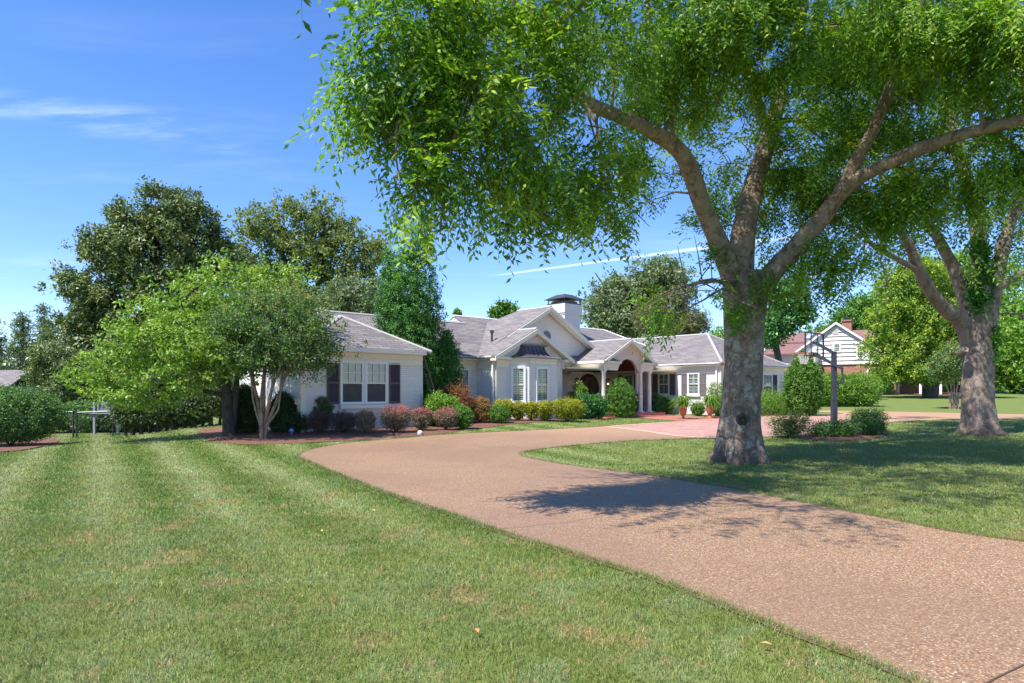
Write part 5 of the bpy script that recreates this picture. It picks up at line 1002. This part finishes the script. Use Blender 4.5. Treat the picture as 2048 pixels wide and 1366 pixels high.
S('clipped_hedge', 'flat topped light green hedge right of the big trunk', 1500, 1614, 785, 832, 'hedge', (.06, .03), style='flat', n=1300, cat='hedge', shell=.9)
S('clipped_shrub', 'tall egg shaped glossy shrub at the right end of the house', 1571, 1643, 706, 830, 'box', (.075, .05), style='egg', n=3200, shell=.98, Y=33.8, crad=.08)
S('clipped_hedge', 'long rounded bright hedge behind the basketball pole', 1612, 1754, 750, 813, 'hedge', (.10, .06), style='hedge', n=2200, cat='hedge', shell=.95, depth=.45, Y=43, crad=.16)
S('round_shrub', 'lime shrub at the right end of the long hedge', 1732, 1762, 752, 800, 'hedge', (.10, .06), n=260, Y=52)
S('round_shrub', 'dark ball shrub under the neighbour ground floor window', 1757, 1784, 752, 786, 'laurel', (.12, .07), n=300, Y=63)
S('azalea_shrub', 'loose azalea with pink tinged twigs right of the big trunk', 1538, 1622, 828, 880, 'barberryg', (.06, .03), style='flat', n=330, shell=.4)
S('juniper_shrub', 'low spreading juniper at the foot of the basketball pole', 1624, 1712, 848, 877, 'juniper', (.09, .02), style='flat', n=620)
S('juniper_shrub', 'taller reaching juniper right of the basketball pole', 1700, 1772, 822, 866, 'juniper', (.09, .025), style='flat', n=420, shell=.5)
S('juniper_shrub', 'dense low juniper mat at the right tip of the pole bed', 1704, 1768, 846, 872, 'juniper', (.08, .025), style='flat', n=500)
S('evergreen_shrub', 'large clipped evergreen shrub at the left frame edge', -70, 112, 778, 897, 'juniper', (.07, .03), style='round', n=3600, shell=.92, crad=.09)
# cloud pruned juniper
b = G(622, 866); b.y += .5; b.z = float(GZ(b.x, b.y)); Yk = b.y; pads = [(644, 802, 11, 7), (636, 817, 10, 6), (655, 815, 12, 6), (660, 828, 9, 4), (628, 829, 8, 4)]
tree_('cloud_pruned_juniper', 'cloud pruned juniper with little green pads left of the wide window', b, [([b, P(628, 845, Yk), P(640, 825, Yk), P(644, 808, Yk)], [.045, .04, .03, .02]), ([P(638, 828, Yk), P(658, 820, Yk)], [.02, .01])], PB(pads, Yk), L_['hemlock'], 260, 14, .05, .05, .02, shell=.8, br=False, cat='topiary')
b = G(592, 862); b.y += .4; b.z = float(GZ(b.x, b.y)); Yk = b.y
tree_('cloud_pruned_juniper', 'narrow cloud pruned juniper at the left corner of the house wall', b, [([b, P(592, 840, Yk), P(596, 800, Yk)], [.045, .04, .02])], PB([(597, 792, 10, 8), (590, 808, 10, 7), (602, 820, 8, 6), (590, 835, 9, 5)], Yk), L_['yew'], 260, 14, .05, .05, .02, shell=.8, br=False, cat='topiary')

# ------------------------------------------------------------------ urns with ferns
def urn(px, py, label):
    c = G(px, py); s_ = c.y / F; e = empty('fern_urn', c); tag(e, label, 'planter', 'terracotta urns of fern on the brick walk'); q = MB(c); k = .30
    prof = [(.13, 0), (.13, .04), (.07, .08), (.055, .12), (.09, .16), (.15, .25), (.175, .36), (.18, .48), (.175, .52), (.20, .545), (.20, .575), (.17, .58), (.165, .50), (.001, .50)]
    q.lathe(prof, tuple(c), 26); q.build('urn', M['terra'], e)
    rng = RNG; n = 210; V = []; A = []
    for i in range(n):
        a = rng.random() * 6.283; out = .28 + .46 * rng.random(); hh = .12 + .52 * rng.random(); pts = []
        for j in range(8):
            t = j / 7; r = .05 + out * t; z = .52 + hh * math.sin(min(1, t * 1.25) * math.pi * .62) - .35 * t * t * out; pts.append(np.array([c.x + r * math.cos(a), c.y + r * math.sin(a), c.z + z]))
        sd_ = np.array([-math.sin(a), math.cos(a), 0])
        for j in range(7):
            w = .034 * (1 - j / 8); V.append([pts[j] - sd_ * w, pts[j] + sd_ * w, pts[j + 1] + sd_ * w * .8, pts[j + 1] - sd_ * w * .8]); A.append(rng.random() * .6 + .4 * (i % 5) / 5)
    V = np.array(V).reshape(-1, 3) - np.array(c); npmesh('fern', V, np.arange(len(V)).reshape(-1, 4), L_['fern'], e, (0, 0, 0), A)
urn(1366, 838, 'terracotta fern urn nearer the lawn tip, left of its twin'); urn(1420, 836, 'terracotta fern urn closest to the big trunk')

# ------------------------------------------------------------------ basketball hoop
hp = G(1668, 857); Yb = hp.y; sb = Yb / F; hoop = empty('basketball_hoop', hp); tag(hoop, 'dark steel basketball hoop with clear backboard seen from behind', 'basketball hoop')
def rel(px, py, dy=0): return P(px, py, Yb + dy)
q = MB(hp); zt_ = rel(1670, 703).z
q.box((hp.x - .09, hp.y - .09, hp.z - .05), (hp.x + .09, hp.y + .09, rel(0, 803).z)); q.box((hp.x - .075, hp.y - .075, rel(0, 803).z), (hp.x + .075, hp.y + .075, zt_)); q.build('pole', M['grey'], hoop, bevel=.01)
nrm = Vector((-.667, .745, 0)).normalized(); wv = Vector((.745, .667, 0)).normalized(); bc = Vector((hp.x, hp.y, 0)) + nrm * .70; bc.z = 0
zb0, zb1 = rel(0, 711).z, rel(0, 664).z; hwid = .75
q = MB(hp)
def bar(a, b, w=.035): q.tube([a, b], w, 4, True, False)
cor = [bc + wv * sx * hwid + Vector((0, 0, z)) for sx, z in ((-1, zb0), (1, zb0), (1, zb1), (-1, zb1))]
for i in range(4): bar(cor[i], cor[(i + 1) % 4], .032)
for sx in (-.28, .28): bar(bc + wv * sx + Vector((0, 0, zb0)), bc + wv * sx + Vector((0, 0, zb1)), .022)
bar(bc + wv * -.28 + Vector((0, 0, zb0 + .12)), bc + wv * .28 + Vector((0, 0, zb0 + .12)), .03); bf = q.build('backboard_frame', M['grey'], hoop)
def acr():
    m, nt = mat('clear_acrylic'); tr = nt.n('ShaderNodeBsdfTransparent', {0: (.93, .95, .95, 1)}); gl = nt.n('ShaderNodeBsdfGlossy', {'Roughness': .1}); finish(nt, nt.n('ShaderNodeMixShader', {0: .07, 1: tr.outputs[0], 2: gl.outputs[0]}).outputs[0]); return m
ACR = acr()
q = MB(hp); q.prism([tuple(c + nrm * .02) for c in cor], tuple(nrm * .012)); q.build('backboard', ACR, hoop)
q = MB(hp); base = Vector((hp.x, hp.y, 0)); back = base - nrm * .28
for sx in (-.10, .10):
    q.tube([base + wv * sx + Vector((0, 0, zt_ - .06)), bc + wv * sx * 1.3 + Vector((0, 0, zb1 - .33))], .042, 4, True, False)
    q.tube([back + wv * sx + Vector((0, 0, zt_ - .62)), base + wv * sx + Vector((0, 0, zt_ - .46)), bc + wv * sx * 1.3 + Vector((0, 0, zb0 + .08))], .042, 4, True, False)
q.build('arm', M['grey'], hoop)
q = MB(hp); q.tube([back + Vector((0, 0, zt_ - .62)), back - nrm * .05 + Vector((0, 0, zt_ - 1.2))], .035, 8).tube([back - nrm * .03 + Vector((0, 0, zt_ - .9)), base + Vector((0, 0, zt_ - 1.5))], .018, 8); q.build('height_crank', M['grey'], hoop)
rc = bc + nrm * .40; rz0 = zb0 + .13; q = MB(hp); ring = [rc + Vector((.22 * math.cos(a), .22 * math.sin(a), rz0)) for a in [i * math.pi / 12 for i in range(25)]]; q.tube(ring, .012, 6, False); q.box((rc.x - nrm.x * .28 - .05, rc.y - nrm.y * .28 - .05, rz0 - .06), (rc.x - nrm.x * .2 + .03, rc.y - nrm.y * .2 + .03, rz0 + .02)); rim = q.build('rim', M['red'], hoop)
q = MB(hp)
for i in range(12):
    a = i * math.pi / 6
    for d_ in (-1, 1):
        q.tube([rc + Vector((.22 * math.cos(a), .22 * math.sin(a), rz0)), rc + Vector((.17 * math.cos(a + d_ * .26), .17 * math.sin(a + d_ * .26), rz0 - .15)), rc + Vector((.13 * math.cos(a), .13 * math.sin(a), rz0 - .28)), rc + Vector((.12 * math.cos(a + d_ * .26), .12 * math.sin(a + d_ * .26), rz0 - .40))], .005, 4, False)
q.build('net', M['net'], rim)
# garden light, stone, sign, fallen leaves
c = G(1698, 864); q = MB(c); q.lathe([(.001, 0), (.05, 0), (.05, .24), (.07, .25), (.07, .30), (.03, .36), (.001, .37)], tuple(c), 14); o = q.build('garden_light', M['silver'], None, c); tag(o, 'small silver garden light in the juniper by the pole', 'garden light')
c = G(840, 870); q = MB(c); q.lathe([(.001, .15), (.05, .14), (.09, .10), (.10, .05), (.09, 0)], tuple(c), 9); o = q.build('stone', M['stone'], None, c); tag(o, 'white stone at the grass edge before the red barberries', 'stone')
c = G(583, 872); e = empty('yard_sign', c); tag(e, 'small blue octagonal yard sign on a stake in the mulch', 'sign'); q = MB(c); q.box((c.x - .008, c.y, c.z - .02), (c.x + .008, c.y + .015, c.z + .18)); q.build('stake', M['silver'], e)
q = MB(c); q.prism([(c.x + .09 * math.cos(a), c.y - .006, c.z + .17 + .09 * math.sin(a)) for a in [R(22.5 + 45 * i) for i in range(8)]], (0, .005, 0)); sg = q.build('panel', M['blue'], e)
q = MB(c); q.prism([(c.x - .035, c.y - .009, c.z + .16), (c.x + .035, c.y - .009, c.z + .16), (c.x, c.y - .009, c.z + .215)], (0, .002, 0)); q.build('marking', M['white'], sg)
for (px, py, mcol, lab) in ((357, 1000, (.55, .42, .18), 'tan fallen leaf on the left lawn, furthest from the camera'), (750, 1029, (.62, .32, .16), 'orange fallen leaf on the lawn close to the drive curve'), (640, 1070, (.62, .52, .10), 'yellow fallen leaf in the middle of the left lawn'), (957, 1281, (.45, .2, .08), 'rusty fallen leaf in the grass near the bottom of the drive'), (1520, 1303, (.55, .24, .10), 'reddish fallen leaf in the grass at the lower right drive edge')):
    c = G(px, py); z = .05; V = [(0, 0, z), (.03, .018, z + .012), (.075, .0, z + .004), (.03, -.018, z + .012), (.012, .014, z + .006)]
    q = MB((0, 0, 0)); q.add([V[0], V[3], V[2], V[1]], [(0, 1, 2, 3)]); q.add([(a * .9, b_ * .9, z_ - .0015) for a, b_, z_ in (V[0], V[1], V[2], V[3])], [(0, 1, 2, 3)])
    o = q.build('fallen_leaf', simple('dry_leaf', mcol, .7), None, c); o.rotation_euler = (0, 0, px); tag(o, lab, 'leaf', 'fallen leaves on the lawn')

# ------------------------------------------------------------------ fence, bench, wires, shed
fa = gp(60, 28.5); c2 = gp(150, 28.8)
fence = empty('metal_fence', c2); tag(fence, 'low wire fence with black gate posts and pale top rail', 'fence')
def fp(px, Y=28.8): g = gp(px, Y); return g
q = MB(c2)
for px in (146.5, 153.5): g = fp(px); q.tube([g, g + Vector((0, 0, 1.17))], .035, 10)
q.build('post', M['black'], fence); q = MB(c2)
for px in (60, 100, 226, 262, 300, 345): g = fp(px); q.tube([g, g + Vector((0, 0, 1.1))], .025, 8)
q.build('post', M['black'], fence)
q = MB(c2)
for a, b_ in ((40, 146), (153, 232)): q.tube([fp(a) + Vector((0, 0, 1.09)), fp(b_) + Vector((0, 0, 1.12))], .024, 8)
q.build('rail', M['silver'], fence)
q = MB(c2)
for i in range(60):
    px = 50 + i * 5.0
    if 145 < px < 155: continue
    g = fp(px); q.tube([g, g + Vector((0, 0, 1.08))], .0025, 3, False)
for j in range(6): q.tube([fp(50) + Vector((0, 0, .15 + j * .17)), fp(232) + Vector((0, 0, .15 + j * .17))], .0025, 3, False)
q.build('wire_mesh', M['black'], fence)
c = gp(205, 31.5); sw = empty('garden_bench', c); tag(sw, 'grey slatted garden bench beyond the metal fence', 'bench'); s3 = 31.5 / F
def sp_(px, py, dy=0): return P(px, py, 31.5 + dy)
zb_ = c.z; x0, x1, x2 = sp_(189, 0).x, sp_(195, 0).x, sp_(236, 0).x
for xx in (x0, x2): q = MB(c); q.box((xx - .045, 31.45, zb_), (xx + .045, 31.54, sp_(0, 804).z)); q.build('post', M['greywood'], sw)
q = MB(c)
for i in range(6): z = sp_(0, 822 - i * 3).z; q.box((x1, 31.5 + i * .03, z), (x2 - .06, 31.53 + i * .03, z + .045))
q.box((x1, 31.49, sp_(0, 823).z), (x1 + .05, 31.72, sp_(0, 806).z)); q.build('backrest', M['greywood'], sw)
q = MB(c)
for i in range(4): q.box((x0 + .05, 31.0 + i * .12, sp_(0, 827).z), (x2 - .05, 31.1 + i * .12, sp_(0, 827).z + .03))
q.build('seat', M['greywood'], sw)
q = MB(c); q.box((x0 + .05, 31.02, sp_(0, 834).z), (x0 + .45, 31.06, sp_(0, 827).z - .005)); q.build('apron', M['grey'], sw)
shed = empty('shed', gp(-30, 40)); tag(shed, 'low building with grey brown roof at the far left edge', 'outbuilding'); o3 = shed.location
xa, xb = P(-110, 0, 40).x, P(19, 0, 40).x
q = MB(o3); q.box((xa, 40, o3.z - .2), (xb - .2, 44, P(0, 772, 40).z)); q.build('wall', M['greywood'], shed)
q = MB(o3); q.slab([(xa, 39.8, P(0, 772, 40).z), (xb + .1, 39.8, P(0, 772, 40).z), (xb, 42, P(0, 740, 42).z), (xa, 42, P(0, 740, 42).z)], .08); q.slab([(xa, 42, P(0, 740, 42).z), (xb, 42, P(0, 740, 42).z), (xb + .1, 44.2, P(0, 772, 40).z), (xa, 44.2, P(0, 772, 40).z)], .08); q.build('roof', M['roof'], shed)
for k_, (ya, yb, lab) in enumerate(((703, 708, 'upper power line crossing the far left conifers'), (709, 713, 'lower power line crossing the far left conifers'))):
    a = P(-200, ya - 4, 35); b_ = P(135, yb, 42); pts = [a.lerp(b_, t) - Vector((0, 0, .25 * math.sin(math.pi * t))) for t in [i / 12 for i in range(13)]]; q = MB(a); q.tube(pts, .014, 5); o = q.build('power_line', M['silver'], None, a); tag(o, lab, 'power line')

# ------------------------------------------------------------------ neighbouring house
NY = 66.; sN = NY / F
def nx(px, Y=NY): return (px - CX) / F * Y
def nz(py, Y=NY): return CH + (HY - py) / F * Y
nb0 = Vector((nx(1673), NY, float(GZ(nx(1673), NY)))); NH = empty('brick_house', nb0); tag(NH, 'neighbouring house with cream clapboard gable over red brick and red roofs', 'house')
NO = tuple(nb0); NH.rotation_euler = (0, 0, R(-33))
gx0, gx1, gxp, gze, gzp = nx(1560), nx(1787), nx(1673), 4.4, nz(646)
zg = nz(729)
MB(NO).box((gx0, NY, .6), (nx(1776), NY + 9, zg)).build('brick_wall', M['redbrick'], NH)
q = MB(NO); z = zg; e_ = .40
while z < gzp - .15:
    z1 = min(z + e_, gzp - .08)
    def xl(zz): t = (gzp - zz) / (gzp - gze); return max(gxp + (gx0 - gxp) * t, gx0), min(gxp + (gx1 - gxp) * t, nx(1778))
    a0, a1 = xl(z); b0, b1 = xl(z1)
    q.add([(a0, NY - .13, z), (a1, NY - .13, z), (b1, NY - .02, z1), (b0, NY - .02, z1), (a0, NY + .02, z), (a1, NY + .02, z)], [(0, 1, 2, 3), (4, 5, 1, 0)]); z = z1
q.box((gx0 + .3, NY + .03, zg), (nx(1776) - .4, NY + .05, zg + 1.2)); q.add([(gx0, NY + .03, zg), (gx1 - .3, NY + .03, zg), (gxp, NY + .03, gzp)], [(0, 1, 2)])
q.build('clapboard_gable', M['siding'], NH)
def nroof(pls): 
    q = MB(NO)
    for p in pls: q.slab(p, .12)
    return q.build('roof', M['redroof'], NH)
nroof([[(gx0 - .2, NY - .35, gze - .1), (gxp, NY - .35, gzp + .12), (gxp, NY + 9, gzp + .12), (gx0 - .2, NY + 9, gze - .1)], [(gxp, NY - .35, gzp + .12), (gx1 + .2, NY - .35, gze - .1), (gx1 + .2, NY + 9, gze - .1), (gxp, NY + 9, gzp + .12)]])
q = MB(NO)
for ue in (gx0 - .2, gx1 + .2): q.prism([(ue, NY - .40, gze - .13), (gxp, NY - .40, gzp + .09), (gxp, NY - .40, gzp - .14), (ue, NY - .40, gze - .36)], (0, .04, 0))
q.build('barge_board', M['white'], NH)
wx0, wx1 = nx(1500, 71), nx(1673, 66) + 3.2; r0, r1 = nz(682, 70), nz(663, 72.5)
MB(NO).box((wx0, 70, 1), (wx1 - .2, 75.5, r0)).build('clapboard_wall', M['siding'], NH)
nroof([[(wx0, 69.7, r0), (wx1, 69.7, r0), (wx1 - .4, 72.6, r1), (wx0, 72.6, r1)], [(wx0, 72.6, r1), (wx1 - .4, 72.6, r1), (wx1, 75.8, r0), (wx0, 75.8, r0)]])
# lower linked roof and garage gable
lx0, lx1 = nx(1540, 65), nx(1652, 64)
MB(NO).box((lx0, 65.4, .8), (lx1, 70, nz(704, 65))).build('clapboard_wall', M['siding'], NH); MB(NO).box((lx0, 65.2, .8), (nx(1675), 65.38, nz(752, 65))).build('brick_wall', M['redbrick'], NH)
nroof([[(lx0, 64.9, nz(704, 65)), (lx1, 64.9, nz(704, 65)), (lx1, 69.9, nz(684, 70)), (lx0, 69.9, nz(684, 70))]])
nroof([[(nx(1600, 62), 62.4, nz(741, 62)), (nx(1682, 62), 62.4, nz(741, 62)), (nx(1650, 65), 65.3, nz(722, 65)), (nx(1600, 65), 65.3, nz(722, 65))]])
MB(NO).box((nx(1600, 63), 63, .8), (nx(1680, 63), 65.2, nz(746, 63))).build('brick_wall', M['redbrick'], NH); MB(NO).box((nx(1600, 62.3), 62.3, nz(746, 62)), (nx(1682, 62.3), 63.1, nz(742.5, 62))).build('gutter', M['trim'], NH)
ga, gb_, gp_ = nx(1425, 60), nx(1578, 60), nx(1500, 60); gz_e, gz_p = nz(718, 60), nz(665, 60)
MB(NO).box((ga, 60, .8), (gb_, 67, gz_e)).build('clapboard_wall', M['siding'], NH)
q = MB(NO); z = gz_e - .6
while z < gz_p - .1:
    z1 = z + .3; fa_ = lambda zz: (max(0, (gz_p - zz) / (gz_p - gz_e)) if zz > gz_e else 1)
    q.add([(gp_ + (ga - gp_) * fa_(z), 59.9, z), (gp_ + (gb_ - gp_) * fa_(z), 59.9, z), (gp_ + (gb_ - gp_) * fa_(z1), 59.97, z1), (gp_ + (ga - gp_) * fa_(z1), 59.97, z1)], [(0, 1, 2, 3)]); z = z1
q.build('clapboard_gable', M['siding'], NH)
nroof([[(ga - .3, 59.6, gz_e - .1), (gp_, 59.6, gz_p + .1), (gp_, 67, gz_p + .1), (ga - .3, 67, gz_e - .1)], [(gp_, 59.6, gz_p + .1), (gb_ + .3, 59.6, gz_e - .1), (gb_ + .3, 67, gz_e - .1), (gp_, 67, gz_p + .1)]])
q = MB(NO); q.prism([(gb_ + .3, 59.55, gz_e - .12), (gp_, 59.55, gz_p + .08), (gp_, 59.55, gz_p - .12), (gb_ + .3, 59.55, gz_e - .32)], (0, .04, 0)); q.build('barge_board', M['white'], NH)
# skylight
sk = MB(NO); s0, s1 = nx(1558, 71), nx(1571, 71); sk.prism([(s0, 70.3, nz(681, 70.4) + .1), (s1, 70.3, nz(681, 70.4) + .1), (s1 + .3, 71.8, nz(668, 72) + .1), (s0 + .3, 71.8, nz(668, 72) + .1)], (0, -.05, .12)); skf = sk.build('skylight', M['lead'], NH)
sk = MB(NO); sk.prism([(s0 + .12, 70.32, nz(680, 70.4) + .2), (s1 - .1, 70.32, nz(680, 70.4) + .2), (s1 + .15, 71.6, nz(669, 72) + .2), (s0 + .38, 71.6, nz(669, 72) + .2)], (0, -.06, .08)); sk.build('glass', simple('sky_glass', (.45, .55, .62), .1), skf)
# chimney
q = MB(NO); q.box((nx(1680), NY + 1.2, 6), (nx(1697), NY + 2.2, nz(641))); q.box((nx(1679), NY + 1.1, nz(641)), (nx(1698), NY + 2.3, nz(638.5))); nch = q.build('chimney', M['redbrick'], NH)
MB(NO).box((nx(1683), NY + 1.4, nz(638.5)), (nx(1694), NY + 2.0, nz(634))).box((nx(1681), NY + 1.3, nz(634)), (nx(1696), NY + 2.1, nz(633))).build('chimney_cap', M['lead'], nch)
def nwin(px0, px1, py0, py1, mun=(3, 2), Y=NY, y=NY - .10):
    w = (px1 - px0) * Y / F; h = (py1 - py0) * Y / F; mtx = Matrix.Translation((nx((px0 + px1) / 2, Y), y, nz(py1, Y)))
    return window(NH, NO, mtx, w, h, 'none', False, mun, .12, topm=False)
nwin(1669, 1679, 688, 703, (3, 2)); nwin(1711, 1720.5, 694, 717, (3, 2)); nwin(1729, 1740, 740, 761, (4, 2), y=NY - .03); nwin(1743, 1754, 740, 761, (4, 2), y=NY - .03); nwin(1622, 1628, 712, 726, (2, 2), 65.3, 65.25); nwin(1526, 1532, 698, 715, (2, 2), 60, 59.85)
q = MB(NO); q.box((nx(1666), NY - .13, nz(670)), (nx(1677), NY - .02, nz(655))); [q.box((nx(1666.5), NY - .16, nz(669) + i * .08), (nx(1676.5), NY - .14, nz(669) + i * .08 + .04)) for i in range(8)]; q.build('louvre_vent', M['siding'], NH)
# dormer
q = MB(NO); dx0, dx1 = nx(1646, 64), nx(1660, 64); q.box((dx0, 64, nz(738, 64)), (dx1, 66, nz(705, 64))); q.prism([(dx0 - .15, 63.9, nz(705, 64)), (dx1 + .15, 63.9, nz(705, 64)), ((dx0 + dx1) / 2, 63.9, nz(694, 64))], (0, 2, 0)); q.build('dormer', M['siding'], NH)
nwin(1649, 1657, 709, 730, (2, 2), 64, 63.98)
# side porch
px0_, px1_ = nx(1777), nx(1850); q = MB(NO); q.box((px0_, NY + 2, zg - .1), (px1_, NY + 7, zg + .1)); q.build('porch_roof', M['trim'], NH); MB(NO).box((px0_, NY + 6, .8), (px1_, NY + 7, zg - .1)).build('brick_wall', M['redbrick'], NH)
for px in (1778, 1815, 1848): x = nx(px); MB(NO).box((x - .1, NY + 2.1, 1.3), (x + .1, NY + 2.3, zg - .1)).build('porch_post', M['white'], NH)
nwin(1756, 1763, 738, 765, (2, 2), 66, NY + 5.95)
# distant white columned house at the right edge
fx = lambda px: (px - CX) / F * 78; z8 = float(GZ(fx(2030), 78)); FHo = empty('far_house', (fx(2035), 78, z8)); tag(FHo, 'pale house front glimpsed through trees at the far right', 'house'); fo = tuple(FHo.location)
MB(fo).box((fx(2016), 78.6, z8 - .3), (fx(2120), 84, z8 + 3.2)).build('wall', M['siding'], FHo)
MB(fo).slab([(fx(2012), 77.6, z8 + 3.1), (fx(2124), 77.6, z8 + 3.1), (fx(2124), 82, z8 + 5), (fx(2012), 82, z8 + 5)]).build('roof', M['roof'], FHo)
for i in range(5): x = fx(2018 + i * 7); MB(fo).box((x - .09, 77.9, z8 - .1), (x + .09, 78.1, z8 + 3.0)).build('porch_post', M['white'], FHo)
